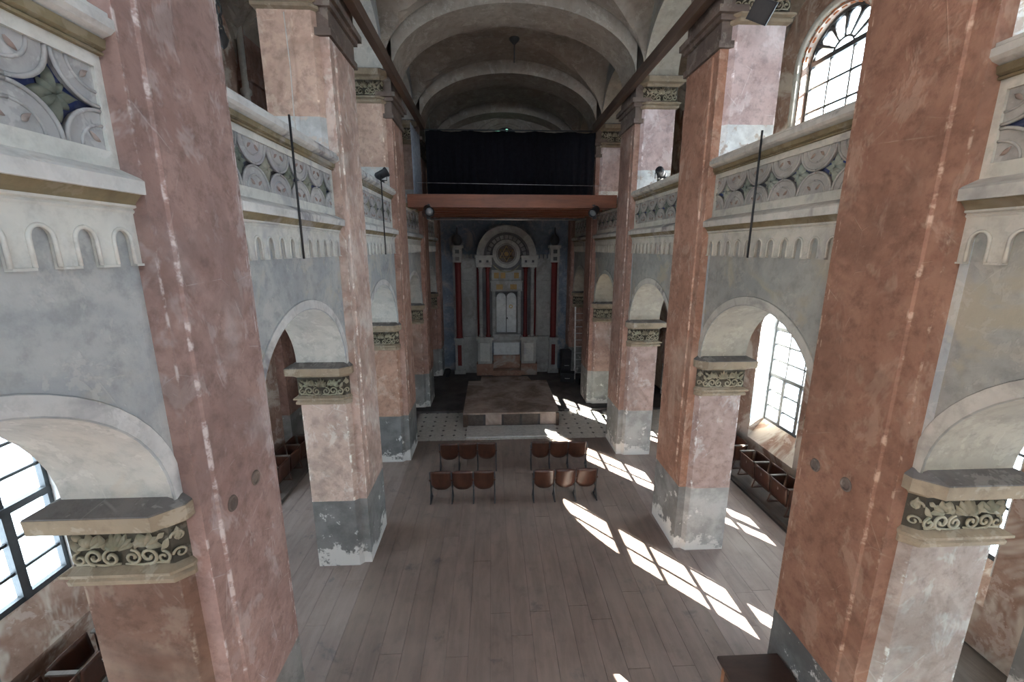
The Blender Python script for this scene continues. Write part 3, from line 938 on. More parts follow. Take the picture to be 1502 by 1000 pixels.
WLAB = {(1, 2, 0): 'tall grid window in the right aisle behind the folding seats', (1, 2, 1): 'arched gallery window with fan light at upper right',
        (-1, 1, 0): 'grid window at the left edge behind the nearest capital', (1, 1, 0): 'window sliver at the right edge behind the nearest capital'}
for s in (-1, 1):
    wl = struct('wall_' + SIDE[s], 'flaking brown and cream outer wall on the %s with arched windows' % SIDE[s])
    wm = {0: window_meshes(s, LOW, False), 1: window_meshes(s, UPP, True)}
    a, b_ = sorted((s * XI, s * XO))
    fnw = lambda q, z, t: (s * (XI + (XO - XI) * t), q, z)
    edges, uedges = [], []
    for b in range(-1, 3):
        c = wcen[s](b)
        wb = MB()
        wb.prism([(XI, 0), (XO, 0), (XO, LOW[0]), (6.88, LOW[0]), (XI, LOW[0] - 0.52)], lambda q, z, t: (s * q, c - HW + 2 * HW * t, z))
        wb.archwall(c - HW, c + HW, LOW[1], LOW[2], 6.3, fnw, 24, 0, 1)
        u = c - 0.26                               # the gallery windows sit a little off the aisle windows
        wb.box((a, min(u, c) - HW, 6.3), (b_, c + HW, UPP[0]))
        wb.archwall(u - HW, u + HW, UPP[1], UPP[2], 12.4, fnw, 24, 0, 0)
        wb.box((a, u + HW, UPP[0]), (b_, c + HW, 12.4))
        put('window_bay', wb.mesh('window_bay', ['outer_wall', 'reveal_white']), wl)
        # white jamb linings and brick edge of the upper arch
        jl = MB()
        for e in (-1, 1):
            for sill, zs, rise in (LOW,):
                x0, x1 = sorted((s * (XI - 0.012), s * XO))
                q0, q1 = sorted((c + e * HW, c + e * (HW - 0.012)))
                jl.box((x0, q0, sill), (x1, q1, zs))
        put('jamb_lining', jl.mesh('jamb_lining', 'reveal_white'), wl)
        rl = MB().tube([(s * (XI - 0.01), u + q, z) for q, z in [(-HW - 0.13, UPP[0] - 0.6)] + arch_pts(HW + 0.13, UPP[1], UPP[2] + 0.13, 20) + [(HW + 0.13, UPP[0] - 0.6)]], 0.085, 8)
        put('roll_moulding', rl.mesh('roll_moulding', 'soffit_cream'), wl)
        br = MB()
        pr_ = arch_pts(HW + 0.045, UPP[1], UPP[2] + 0.045, 26)
        for i in range(0, 26, 2):
            p0, p1 = pr_[i], pr_[i + 1]
            br.tube([(s * (XI + 0.05), u + p0[0], p0[1]), (s * (XI + 0.05), u + p1[0], p1[1])], 0.07, 4, 0, False, False)
        put('brick_edge', br.mesh('brick_edge', 'brick_orange'), wl)
        edges.append((c - HW, c + HW))
        uedges.append((u - HW, c + HW))
        for kind, spec in ((0, LOW), (1, UPP)):
            wn[0] += 1
            w = struct('window_%d' % wn[0], WLAB.get((s, b, kind)), None, (0, c if kind == 0 else u, 0))
            fm, bars, panes = wm[kind]
            put('frame', fm, w)
            for nm, me in bars:
                put(nm, me, w)
            for me in panes:
                put('pane', me, w)
            zt = spec[1] + spec[2]
            portal(s * 7.08, c if kind == 0 else u, (spec[0] + zt) / 2, zt - spec[0] + 0.05, 2 * HW + 0.05, s)
    mb = MB()
    for eds, z0, z1 in ((edges, -0.05, 6.3), (uedges, 6.3, 12.4)):
        ys = [YA] + [e for p in eds for e in p] + [YB]
        for i in range(0, len(ys), 2):
            if ys[i + 1] > ys[i]:
                mb.box((a, ys[i], z0), (b_, ys[i + 1], z1))
    put('masonry', mb.mesh('masonry', 'outer_wall'), wl)
    pw = MB()
    for k in range(0, 6):
        y = py(k, s)
        x0, x1 = sorted((s * 6.28, s * XI))
        pw.box((x0, y + 0.22, 0), (x1, y + D - 0.22, 12.3))
        pw.box((min(s * 6.2, s * XI), y + 0.16, 3.75), (max(s * 6.2, s * XI), y + D - 0.16, 3.97))
        pw.box((min(s * 6.2, s * XI), y + 0.16, 9.75), (max(s * 6.2, s * XI), y + D - 0.16, 9.97))
    put('wall_pilasters', pw.mesh('wall_pilasters', 'red_low'), wl)
    for k in range(2, 5):
        y = py(k, s)
        cl = MB().lathe([(0.075, 6.3), (0.075, 9.2), (0.11, 9.23), (0.11, 9.28), (0.08, 9.31), (0.08, 9.42), (0.12, 9.46), (0.12, 9.55), (0.07, 9.6), (0.07, 11.2)], (s * 6.35, y + 0.16, 0), 14)
        put('colonnette', cl.mesh('colonnette', 'soffit_cream'), wl)

# end walls
wbk = struct('wall_back', 'dim blue-grey end wall behind the ark')
put('masonry', MB().box((-7.05, YB, -0.05), (7.05, YB + 0.4, 12.4)).mesh('masonry', 'blue_wall'), wbk)
for rr, rad in ((1.62, 0.07), (1.30, 0.05), (0.75, 0.05)):
    put('arch_moulding', MB().tube([(0.05 - rr * math.cos(math.pi * i / 24), YB - 0.02, 10.0 + rr * 0.95 * math.sin(math.pi * i / 24)) for i in range(25)], rad, 6).mesh('arch_moulding', 'vault'), wbk)
put('lunette_plaster', MB().box((-3.1, YB - 0.012, 7.3), (3.1, YB, 12.3)).mesh('lunette_plaster', 'vault'), wbk)
lw = struct('window_%d' % (wn[0] + 1), 'small dark lunette above the curtain with green glints')
hp = [(0.6 * math.cos(math.pi * i / 16), 0.55 * math.sin(math.pi * i / 16)) for i in range(17)]
put('frame', MB().prism(hp, lambda a, b, t: (a + 0.05, YB - 0.05 + 0.03 * t, 10.55 + b)).mesh('frame', 'black_metal'), lw)  # solid dark panel in place of an unlit opening
t = NT('green_glint')
t.b.inputs['Base Color'].default_value = (0.1, 0.3, 0.22, 1)
t.b.inputs['Emission Color'].default_value = (0.35, 0.85, 0.65, 1)
t.b.inputs['Emission Strength'].default_value = 0.9  # light through the panes put in as a faint glow
for x, z, r in ((-0.30, 10.88, 0.11), (0.10, 11.0, 0.05), (0.42, 10.82, 0.07)):
    put('pane', MB().prism([(r * 1.3 * math.cos(2 * math.pi * i / 8), r * math.sin(2 * math.pi * i / 8)) for i in range(8)], lambda a, b, t: (a + x, YB - 0.06 + 0.008 * t, z + b)).mesh('pane', 'green_glint'), lw)
wfr = struct('wall_front', 'plastered wall behind the viewpoint with two tall windows')
mb = MB()
xs = [-7.05, -4.9, -3.3, -2.5, 2.5, 3.3, 4.9, 7.05]
for i in range(0, len(xs), 2):
    mb.box((xs[i], YA - 0.4, -0.05), (xs[i + 1], YA, 12.4))
for i in range(1, len(xs) - 1, 2):
    z0, z1 = (2.0, 5.2) if i != 3 else (9.3, 11.5)  # unseen middle opening shaped for sky fill, set high to keep sun patches away
    mb.box((xs[i], YA - 0.4, -0.05), (xs[i + 1], YA, z0))
    mb.box((xs[i], YA - 0.4, z1), (xs[i + 1], YA, 12.4))
    portal((xs[i] + xs[i + 1]) / 2, YA - 0.42, (z0 + z1) / 2, xs[i + 1] - xs[i], z1 - z0, 0)
put('masonry', mb.mesh('masonry', 'wall_grey'), wfr)

# ------------------------------------------------------------------ the ark
AX = 0.05
ark = thing('torah_ark', 'tall grey ark with star medallion, crimson columns and white doors', 'ark', (AX, 19.0, 0.08))


def apart(name, mat, boxes, parent=None, extra=None):
    mb = MB()
    for (x0, x1, z0, z1, d0, d1) in boxes:       # d: depth behind the front plane
        mb.box((x0, d0, z0), (x1, d1, z1))
    if extra:
        extra(mb)
    return put(name, mb.mesh(name, mat), parent or ark)


def ring(mb, r0, r1, zc, d0, d1, a0=0.0, a1=math.pi, n=28):
    rows = []
    for i in range(n + 1):
        th = a0 + (a1 - a0) * i / n
        c, s = math.cos(th), math.sin(th)
        rows.append([(r0 * c, d0, zc + r0 * s), (r1 * c, d0, zc + r1 * s), (r1 * c, d1, zc + r1 * s), (r0 * c, d1, zc + r0 * s)])
    mb.loft(rows)


apart('back_wall', 'ark_shade', [(-1.35, -0.62, 1.6, 5.5, 0.45, 0.95), (0.62, 1.35, 1.6, 5.5, 0.45, 0.95), (-0.62, 0.62, 3.85, 5.5, 0.45, 0.95)],
      None, lambda mb: mb.prism([(1.3 * math.cos(math.pi * i / 24), 5.5 + 1.3 * math.sin(math.pi * i / 24)) for i in range(25)], lambda a, b, t: (a, 0.45 + 0.5 * t, b)))
apart('niche_back', 'ark_shade', [(-0.62, 0.62, 0.0, 3.9, 0.85, 0.95)])
apart('outer_arch', 'ark_light', [], None, lambda mb: ring(mb, 1.02, 1.34, 5.52, 0.12, 0.5))
apart('inner_arch', 'ark_shade', [], None, lambda mb: ring(mb, 0.93, 1.02, 5.52, 0.05, 0.5))
for k in range(13):
    th = math.pi * (k + 0.5) / 13
    me = MB().prism([(0.74, -0.07), (0.91, -0.085), (0.91, 0.085), (0.74, 0.07)], lambda a, b, t: (a * math.cos(th) - b * math.sin(th), 0.36 + 0.1 * t, 5.52 + a * math.sin(th) + b * math.cos(th)))
    put('voussoir', me.mesh('voussoir', 'ark_grey'), ark)
md = apart('medallion', 'ark_light', [], None, lambda mb: ring(mb, 0.46, 0.63, 5.60, 0.28, 0.5, 0, 2 * math.pi, 40))
apart('disc', 'step_wood', [], md, lambda mb: mb.prism([(0.46 * math.cos(2 * math.pi * i / 36), 5.60 + 0.46 * math.sin(2 * math.pi * i / 36)) for i in range(36)], lambda a, b, t: (a, 0.36 + 0.1 * t, b)))
apart('rim', 'ark_grey', [], md, lambda mb: ring(mb, 0.40, 0.44, 5.60, 0.30, 0.4, 0, 2 * math.pi, 40))


def star(mb):
    for o in (0, math.pi):
        tri = [(0.34 * math.sin(o + 2 * math.pi * k / 3), 5.60 + 0.34 * math.cos(o + 2 * math.pi * k / 3)) for k in range(3)]
        mb.tube([(a, 0.335, b) for a, b in tri], 0.034, 5, 0, True)


apart('star_of_david', 'gold', [], md, star)
apart('star_boss', 'gilt_dull', [], md, lambda mb: mb.prism([(0.11 * math.cos(2 * math.pi * i / 6), 5.60 + 0.11 * math.sin(2 * math.pi * i / 6)) for i in range(6)], lambda a, b, t: (a, 0.34 + 0.03 * t, b)))
apart('garland', 'ornament', [], md, lambda mb: mb.tube([(0.72 * math.cos(th), 0.33, 5.52 + 0.72 * math.sin(th)) for th in [math.pi * (1.2 + 0.6 * i / 14) for i in range(15)]], 0.03, 5))
for sx in (-1, 1):
    b = apart('entablature', 'ark_light', [(min(sx * 0.66, sx * 1.38), max(sx * 0.66, sx * 1.38), 5.12, 5.44, 0.0, 0.5), (min(sx * 0.62, sx * 1.42), max(sx * 0.62, sx * 1.42), 5.44, 5.54, -0.04, 0.5), (min(sx * 0.68, sx * 1.36), max(sx * 0.68, sx * 1.36), 5.02, 5.12, 0.03, 0.5)])
    for q in (0.86, 1.18):
        apart('boss', 'iron', [(sx * q - 0.05, sx * q + 0.05, 5.23, 5.33, -0.02, 0.02)], b)
    for q, mt in ((0.86, 'crimson'), (1.18, 'ark_grey')):
        put('column', MB().lathe([(0.12, 1.82), (0.12, 1.9), (0.085, 1.95), (0.08, 4.8), (0.10, 4.85), (0.08, 4.9), (0.14, 5.02)], (sx * q, 0.16, 0), 16).mesh('column', mt), ark)
    put('column', MB().lathe([(0.06, 1.82), (0.055, 5.02)], (sx * 1.30, 0.26, 0), 12).mesh('column', 'crimson'), ark)
    pl = apart('plinth', 'ark_light', [(min(sx * 0.68, sx * 1.36), max(sx * 0.68, sx * 1.36), 0.55, 1.68, 0.0, 0.5), (min(sx * 0.62, sx * 1.42), max(sx * 0.62, sx * 1.42), 1.68, 1.82, -0.05, 0.5)])
    apart('plinth_panel', 'cream', [(sx * 1.02 - 0.22, sx * 1.02 + 0.22, 0.68, 1.55, -0.025, 0.0)], pl)
    apart('plinth_foot', 'ark_base', [(min(sx * 0.64, sx * 1.42), max(sx * 0.64, sx * 1.42), 0.0, 0.55, -0.05, 0.5)], pl)
    # side wings
    x0, x1 = sorted((sx * 1.36, sx * 2.02))
    wgn = apart('side_wing', 'ark_grey', [(x0, x1, 0, 1.7, 0.42, 0.95), (x0, x1, 1.7, 5.3, 0.5, 0.95), (x0, x1, 5.3, 5.4, 0.4, 0.95)])
    for z0, z1 in ((4.45, 4.80), (4.92, 5.2)):
        apart('wing_panel', 'ark_grey', [(x0 + 0.08, x1 - 0.08, z0, z1, 0.46, 0.5)], wgn)
    apart('wing_panel', 'ark_grey', [(x0 + 0.1, x1 - 0.1, 1.95, 4.2, 0.465, 0.5)], wgn)
    apart('wing_string', 'ark_grey', [(x0, x1, 4.3, 4.38, 0.4, 0.5), (x0, x1, 1.66, 1.78, 0.36, 0.5)][:1], wgn)
    apart('wing_string', 'ark_grey', [(x0, x1, 1.66, 1.78, 0.36, 0.5)], wgn)
    for k in range(4):
        xx = x0 + 0.06 + k * (x1 - x0 - 0.12) / 3
        apart('merlon', 'ark_grey', [(xx - 0.055, xx + 0.055, 5.4, 5.58, 0.42, 0.6)], wgn)
    c = sx * 2.22
    tw_ = apart('turret_base', 'ark_grey', [(c - 0.26, c + 0.26, 0, 0.18, 0.22, 0.95), (c - 0.2, c + 0.2, 0.18, 1.6, 0.28, 0.95), (c - 0.24, c + 0.24, 1.6, 1.72, 0.25, 0.95)])
    apart('red_inset', 'crimson', [(c - 0.09, c + 0.09, 0.4, 1.4, 0.26, 0.29)], tw_)
    put('turret_column', MB().lathe([(0.17, 1.72), (0.14, 1.8), (0.14, 5.15), (0.17, 5.22)], (c, 0.5, 0), 16).mesh('turret_column', 'crimson'), ark)
    apart('column_backing', 'ark_grey', [(c - 0.24, c + 0.24, 1.72, 5.22, 0.6, 0.95)])
    th_ = apart('turret_head', 'ark_light', [(c - 0.2, c + 0.2, 5.22, 5.85, 0.3, 0.9), (c - 0.26, c + 0.26, 5.85, 5.98, 0.24, 0.95), (c - 0.23, c + 0.23, 5.50, 5.56, 0.27, 0.92)])
    for z in (5.3, 5.62):
        apart('turret_opening', 'iron', [(c - 0.09, c + 0.09, z, z + 0.17, 0.285, 0.31)], th_)
    put('dome', MB().lathe([(0.12, 5.98), (0.20, 6.08), (0.22, 6.22), (0.17, 6.36), (0.07, 6.46), (0.03, 6.52), (0.03, 6.72), (0.0, 6.8)], (c, 0.55, 0), 16).mesh('dome', 'iron'), ark)
# gilded bands over the doors
apart('upper_band', 'ark_grey', [(-0.68, 0.68, 4.40, 4.88, 0.38, 0.5)])
apart('lower_band', 'ark_grey', [(-0.72, 0.72, 3.92, 4.33, 0.32, 0.5)])
apart('band_cornice', 'ark_grey', [(-0.75, 0.75, 4.33, 4.40, 0.26, 0.5)])
for k, q in enumerate((-0.46, -0.16, 0.16, 0.46)):
    apart('tablet_panel', 'gilt_dull', [(q - 0.11, q + 0.11, 4.5, 4.76, 0.365, 0.39)]) if k != 2 else apart('tablet_panel', 'ark_grey', [(q - 0.11, q + 0.11, 4.5, 4.76, 0.365, 0.39)])
for q in (-0.32, 0.32):
    apart('gilded_panel', 'gilt_dull', [(q - 0.15, q + 0.15, 4.0, 4.23, 0.30, 0.33)])
apart('door_frame', 'ark_grey', [(-0.66, -0.52, 1.7, 3.92, 0.4, 0.9), (0.52, 0.66, 1.7, 3.92, 0.4, 0.9)])
for sx in (-1, 1):
    dr = apart('door', 'ark_pale', [], None, lambda mb: mb.prism([(sx * 0.02, 1.9), (sx * 0.46, 1.9), (sx * 0.46, 3.55)] + [(sx * 0.24 + sx * 0.22 * math.cos(math.pi * i / 10), 3.55 + 0.26 * math.sin(math.pi * i / 10)) for i in range(11)] + [(sx * 0.02, 3.55)], lambda a, b, t: (a, 0.78 + 0.05 * t, b)))
    apart('door_edge', 'ark_grey', [(min(sx * 0.46, sx * 0.50), max(sx * 0.46, sx * 0.50), 1.9, 3.6, 0.76, 0.86)], dr)
apart('door_knob', 'iron', [(0.02, 0.07, 2.55, 2.63, 0.74, 0.78)])
apart('door_emblem', 'gold', [], None, lambda mb: ring(mb, 0.05, 0.09, 3.15, 0.76, 0.785, 0, 2 * math.pi, 16)).location.x = 0.22
apart('door_sill', 'ark_grey', [(-0.66, 0.66, 1.58, 1.9, 0.3, 0.9), (-0.7, 0.7, 1.52, 1.6, 0.22, 0.9)])
apart('front_panel', 'ark_pale', [(-0.62, 0.62, 0.85, 1.52, 0.5, 0.9)])
apart('step', 'ark_base', [(-0.66, 0.66, 0.0, 0.25, -0.15, 0.9)])
apart('step', 'ark_base', [(-0.64, 0.64, 0.25, 0.85, 0.35, 0.9)])

# ------------------------------------------------------------------ dais and boards before it
da = thing('dais', 'square wooden dais covered with worn brown carpet', 'platform', (0, 15.1, 0))
put('body', MB().box((-1.58, -1.74, 0), (1.58, 1.7, 0.44)).mesh('body', 'dark_floor'), da)
top = [(-1.64, -1.80), (1.5, -1.80), (1.64, -1.55), (1.64, 1.75), (-1.64, 1.75)]
put('carpet_top', MB().prism(top, lambda a, b, t: (a, b, 0.44 + 0.05 * t)).mesh('carpet_top', 'dais_carpet'), da)
for i in range(5):
    x = -1.5 + i * 0.62
    put('front_panel', MB().box((x, -1.765, 0.04), (x + 0.54, -1.735, 0.42)).mesh('front_panel', 'step_wood' if i in (0, 2, 3) else 'dais_carpet'), da)
put('corner_post', MB().box((-1.64, -1.80, 0), (-1.46, -1.7, 0.44)).mesh('corner_post', 'beam_wood'), da)
put('corner_post', MB().box((1.52, -1.80, 0), (1.62, -1.7, 0.44)).mesh('corner_post', 'beam_wood'), da)
for k, x in enumerate((-0.76, 0.72)):
    tag(put('floor_board', MB().box((-0.735, -0.43, 0.0), (0.735, 0.43, 0.04)).mesh('floor_board', 'board_white'), None, (x, 12.87, 0)),
        'pale flat board on the floor before the dais, ' + ('left of the pair' if k == 0 else 'right of the pair'), 'board', 'pale boards before the dais')
tag(put('carpet_strip', MB().prism([(-1.2, 0), (1.3, 0), (1.0, 1.7), (-1.15, 1.75)], lambda a, b, t: (a, 17.0 + b, 0.081 + 0.012 * t)).mesh('carpet_strip', 'dais_carpet')),
    'faded carpet runner between the dais and the ark', 'carpet')

# ------------------------------------------------------------------ balcony, curtain, beams
bal = thing('balcony', 'orange-brown wooden balcony spanning the nave before the ark', 'balcony', (0, 12.25, 7.36))
put('front_beam', MB().box((-2.93, 0.0, -0.33), (2.93, 0.14, 0.02)).mesh('front_beam', 'balcony_wood'), bal)
for i in range(20):
    x = -2.9 + i * 0.29
    put('plank', MB().box((x + 0.004, 0.14, -0.12), (x + 0.286, 4.3, -0.08)).mesh('plank', 'balcony_wood'), bal)
for k in range(5):
    put('joist', MB().box((-2.93, 0.75 + k * 0.85, -0.30), (2.93, 0.87 + k * 0.85, -0.121)).mesh('joist', 'balcony_wood'), bal)
put('back_bar', MB().tube([(-2.9, 4.35, -0.36), (2.9, 4.35, -0.36)], 0.035, 8).mesh('back_bar', 'steel'), bal)
put('guard_wire', MB().tube([(-2.7, 0.3, 0.36), (2.7, 0.3, 0.30)], 0.006, 5).mesh('guard_wire', 'steel'), bal)
NX = 150
ctm = MB()
vs, fs = [], []
for i in range(NX + 1):
    x = -2.72 + 5.55 * i / NX
    dy = 0.05 * math.sin(i * 0.9) + 0.03 * math.sin(i * 0.37 + 1) + 0.015 * math.sin(i * 2.1)
    for j, z in enumerate((7.42, 8.2, 9.0, 9.62 + 0.02 * math.sin(i * 0.21))):
        vs.append((x, 14.75 + dy * (1.1 - 0.25 * j), z))
for i in range(NX):
    for j in range(3):
        fs.append((i * 4 + j, i * 4 + 4 + j, i * 4 + 5 + j, i * 4 + 1 + j))
ct = thing('curtain', 'wide black pleated curtain hanging behind the balcony', 'curtain', (0, 0, 0))
c1 = put('cloth', ctm.add(vs, fs, 0, True).mesh('cloth', 'black_cloth', False), ct)
sm = c1.modifiers.new('thickness', 'SOLIDIFY')
sm.thickness = 0.008
put('curtain_rail', MB().tube([(-2.85, 14.78, 9.66), (2.9, 14.78, 9.68)], 0.02, 8).mesh('curtain_rail', 'iron'), ct)
ctm = MB()
vs = []
for i in range(25):
    y = 13.0 + 1.6 * i / 24
    dx = 0.03 * math.sin(i * 1.3)
    vs += [(-2.86 + dx, y, 7.4), (-2.88 + dx * 0.5, y, 9.4)]
sd = tag(put('side_drape', ctm.add(vs, [(2 * i, 2 * i + 2, 2 * i + 3, 2 * i + 1) for i in range(24)], 0, True).mesh('side_drape', 'grey_cloth', False)), 'narrow blue-grey drape at the left end of the balcony', 'drape')
sd.modifiers.new('thickness', 'SOLIDIFY').thickness = 0.01
for s in (-1, 1):
    bm_ = tag(put('roof_beam', MB().box((-0.07, 0, -0.11), (0.07, 17.0, 0.11)).mesh('roof_beam', 'beam_wood'), None, (s * 2.80, -2.2, 9.76)),
              'long wooden beam running along the %s pilaster tops' % SIDE[s], 'beam', 'wooden beams under the vault')
tag(put('cross_beam', MB().box((-2.99, -0.09, -0.10), (2.99, 0.09, 0.10)).mesh('cross_beam', 'beam_wood'), None, (0, 7.25, 9.97)),
    'reddish wooden beam crossing the nave at the top edge', 'beam', 'wooden beams under the vault')

# ------------------------------------------------------------------ folding seats
def sheet(w, z0, z1, rnd, curve, tilt, th=0.014, flat=False, n=10, mrows=6):
    mb = MB()
    lay = []
    for off in (0, th):
        g = []
        for i in range(n + 1):
            a = -1 + 2 * i / n
            zb = z0 + rnd * abs(a) ** 3.2
            zt = z1 - (0.0 if flat else 0.02 * abs(a) ** 4)
            for j in range(mrows + 1):
                z = zb + (zt - zb) * j / mrows
                g.append((a * w / 2, off - curve * (1 - a * a) - (z - z0) * tilt, z))
        lay.append(g)
    vs = lay[0] + lay[1]
    N = (n + 1) * (mrows + 1)
    r = mrows + 1
    fs = []
    for i in range(n):
        for j in range(mrows):
            q = (i * r + j, (i + 1) * r + j, (i + 1) * r + j + 1, i * r + j + 1)
            fs.append(q)
            fs.append(tuple(x + N for x in q[::-1]))
    rim = [i * r for i in range(n + 1)] + [n * r + j for j in range(1, r)] + [i * r + mrows for i in range(n - 1, -1, -1)] + [j for j in range(mrows - 1, 0, -1)]
    for i in range(len(rim)):
        a, b = rim[i], rim[(i + 1) % len(rim)]
        fs.append((a, b, b + N, a + N))
    return mb.add(vs, fs, 0, True)


BK = sheet(0.475, 0.33, 0.85, 0.12, 0.045, 0.20).mesh('backrest', 'seat_wood')
ST = sheet(0.43, 0.30, 0.70, 0.05, 0.02, -0.10, 0.02).mesh('seat', 'seat_wood')
BKW = sheet(0.53, 0.34, 0.70, 0.03, 0.02, 0.12, 0.016, True).mesh('backrest', 'seat_wood')
STW = sheet(0.55, 0.22, 0.67, 0.0, 0.0, -0.10, 0.022, True).mesh('seat', 'seat_wood')
LG = MB()
LG.tube([(0, -0.10, 0.80), (0, -0.02, 0.45), (0, 0.0, 0.28), (0, -0.12, 0.02)], 0.018, 6)
LG.tube([(0, 0.0, 0.28), (0, 0.14, 0.02)], 0.018, 6)
LG.tube([(0, -0.17, 0.015), (0, 0.19, 0.015)], 0.016, 6)
LG.box((-0.012, -0.03, 0.28), (0.012, 0.16, 0.5))
LGM = LG.mesh('leg', 'iron')
LW = MB()
LW.box((-0.018, -0.12, 0.26), (0.018, 0.17, 0.66))
LW.tube([(0, 0.12, 0.30), (0, 0.19, 0.02)], 0.022, 4, 0, False, False)
LW.tube([(0, -0.08, 0.30), (0, -0.14, 0.02)], 0.022, 4, 0, False, False)
LW.box((-0.02, -0.16, 0.0), (0.02, 0.21, 0.025))
LWM = LW.mesh('leg', 'seat_wood')
ARM = MB().box((-0.022, -0.10, 0.57), (0.022, 0.16, 0.60)).mesh('armrest', 'seat_wood')
ARW = MB().box((-0.028, -0.16, 0.66), (0.028, 0.21, 0.69)).mesh('armrest', 'step_wood')


def seat_row(label, loc, rz, wall=False, n=3, numbers=None, group=None):
    t = thing('folding_seat_row', label, 'seats', loc, rz, group)
    pt = 0.60 if wall else 0.505
    for i in range(n + 1):
        x = (i - n / 2) * pt
        l = put('leg', LWM if wall else LGM, t, (x, 0, 0))
        put('armrest', ARW if wall else ARM, l)
    for i in range(n):
        x = (i - (n - 1) / 2) * pt
        j = 0 if wall else random.uniform(-0.03, 0.03)
        put('backrest', BKW if wall else BK, t, (x, -0.16 if wall else -0.03, 0), (0, 0, j))
        s_ = put('seat', STW if wall else ST, t, (x, 0.155 if wall else 0.10, 0), (0, 0, j))
        if numbers:
            cu = bpy.data.curves.new('seat_number', 'FONT')
            cu.body = numbers[i]
            cu.size = 0.085
            cu.extrude = 0.001
            cu.align_x = 'CENTER'
            cu.materials.append(MATS['white_paint'])
            tmp = bpy.data.objects.new('seat_number', cu)
            me = bpy.data.meshes.new_from_object(tmp)
            bpy.data.objects.remove(tmp)
            put('seat_number', me, s_, (0, 0.063, 0.50), (R(90 + 5.7), 0, R(180)))
    return t


G1 = 'folding seat rows in the middle of the nave'
seat_row('row of three dark folding seats, left and closer to the dais', (-1.31, 10.52, 0), R(1), group=G1)
seat_row('row of three dark folding seats, left and closer to camera', (-1.36, 9.06, 0), R(-1), group=G1)
seat_row('row of three folding seats touched by sun, right and closer to the dais', (1.16, 10.50, 0), R(-2), group=G1)
seat_row('row of three lighter brown folding seats, right and closer to camera', (1.08, 9.04, 0), R(1), group=G1)
G2 = 'wooden folding seats along the aisle walls'
seat_row('row of three numbered wooden seats under the right aisle window', (6.02, 8.85, 0.08), R(90), True, 3, ['3', '2', '1'], G2)
seat_row('wooden seat row in the right aisle half hidden by the second pier', (6.02, 10.95, 0.08), R(90), True, 3, None, G2)
seat_row('dark wooden seat row in the left aisle behind the pale pier', (-6.02, 10.35, 0.08), R(-90), True, 3, None, G2)
seat_row('dark wooden seat row at the bottom left corner by the wall', (-6.02, 4.15, 0.08), R(-90), True, 3, ['9', '10', '11'], G2)

# ------------------------------------------------------------------ cabinet at the lower right
cb = thing('cabinet', 'small wooden cabinet with dark top at the bottom right pier', 'cabinet', (2.555, 3.78, 0))
put('body', MB().box((-0.34, -0.36, 0.04), (0.36, 0.34, 0.86)).mesh('body', 'cabinet_wood'), cb)
put('top', MB().box((-0.39, -0.40, 0.86), (0.385, 0.385, 0.90)).mesh('top', 'cabinet_top'), cb)
put('side_panel', MB().box((-0.352, -0.28, 0.14), (-0.34, 0.26, 0.78)).mesh('side_panel', 'beam_wood'), cb)
put('plinth', MB().box((-0.31, -0.33, 0), (0.33, 0.31, 0.04)).mesh('plinth', 'cabinet_top'), cb)

# ------------------------------------------------------------------ lamps, pipes, small things
def spot(label, loc, rot, sc=1.0, base=None):
    t = thing('stage_lamp', label, 'lamp', loc, 0, 'black stage lamps')
    b = put('housing', MB().lathe([(0.07, -0.16), (0.10, -0.12), (0.10, 0.10), (0.12, 0.12), (0.12, 0.17), (0.11, 0.17), (0.105, 0.12)], (0, 0, 0), 16).mesh('housing', 'black_plastic'), t, (0, 0, 0), rot, (sc, sc, sc))
    put('lens', MB().lathe([(0.10, 0.115), (0.09, 0.135), (0.04, 0.145), (0.0, 0.147)], (0, 0, 0), 16).mesh('lens', 'lens'), b)
    y = [(-0.13 * sc, 0, 0.0), (-0.13 * sc, 0, -0.14 * sc), (0.13 * sc, 0, -0.14 * sc), (0.13 * sc, 0, 0.0)]
    put('yoke', MB().tube(y, 0.012, 5, 0, False, False).mesh('yoke', 'black_metal'), t)
    put('stand', MB().box((-0.05, -0.05, -0.22 * sc), (0.05, 0.05, -0.13 * sc)).mesh('stand', 'black_metal'), t)
    return t


spot('black stage lamp on the left gallery rail above the second bay', (-3.12, 10.3, 7.36 + 0.2), (R(60), 0, R(110)), 0.9)
spot('black stage lamp on the right gallery rail against the pale pier', (3.16, 9.75, 7.36 + 0.2), (R(115), 0, R(140)), 0.9)
spot('black stage lamp under the left end of the balcony', (-2.33, 12.0, 6.93), (R(110), 0, R(20)), 1.1).rotation_euler = (0, 0, 0)
spot('black stage lamp under the right end of the balcony', (2.25, 12.0, 6.93), (R(120), 0, R(-40)), 1.0)
for nm in (('left', -2.33), ('right', 2.25)):
    tag(put('lamp_arm', MB().tube([(nm[1], 12.24, 7.1), (nm[1], 12.02, 7.08)], 0.02, 6).mesh('lamp_arm', 'black_metal')), 'short black arm holding the %s balcony lamp' % nm[0], 'bracket')
fl = thing('floodlight', 'square black floodlight hanging at the top right', 'lamp', (3.20, 6.55, 9.16), R(-25))
hb = put('housing', MB().box((-0.145, -0.06, -0.135), (0.145, 0.06, 0.135)).mesh('housing', 'black_plastic'), fl, (0, 0, 0), (R(25), R(28), 0))
put('glass_front', MB().box((-0.12, -0.068, -0.11), (0.12, -0.06, 0.11)).mesh('glass_front', 'black_metal'), hb)
put('bracket', MB().tube([(0.0, 0.0, 0.1), (0.2, 0.25, 0.3), (0.25, 0.5, 0.45)], 0.03, 6).mesh('bracket', 'beam_wood'), fl)

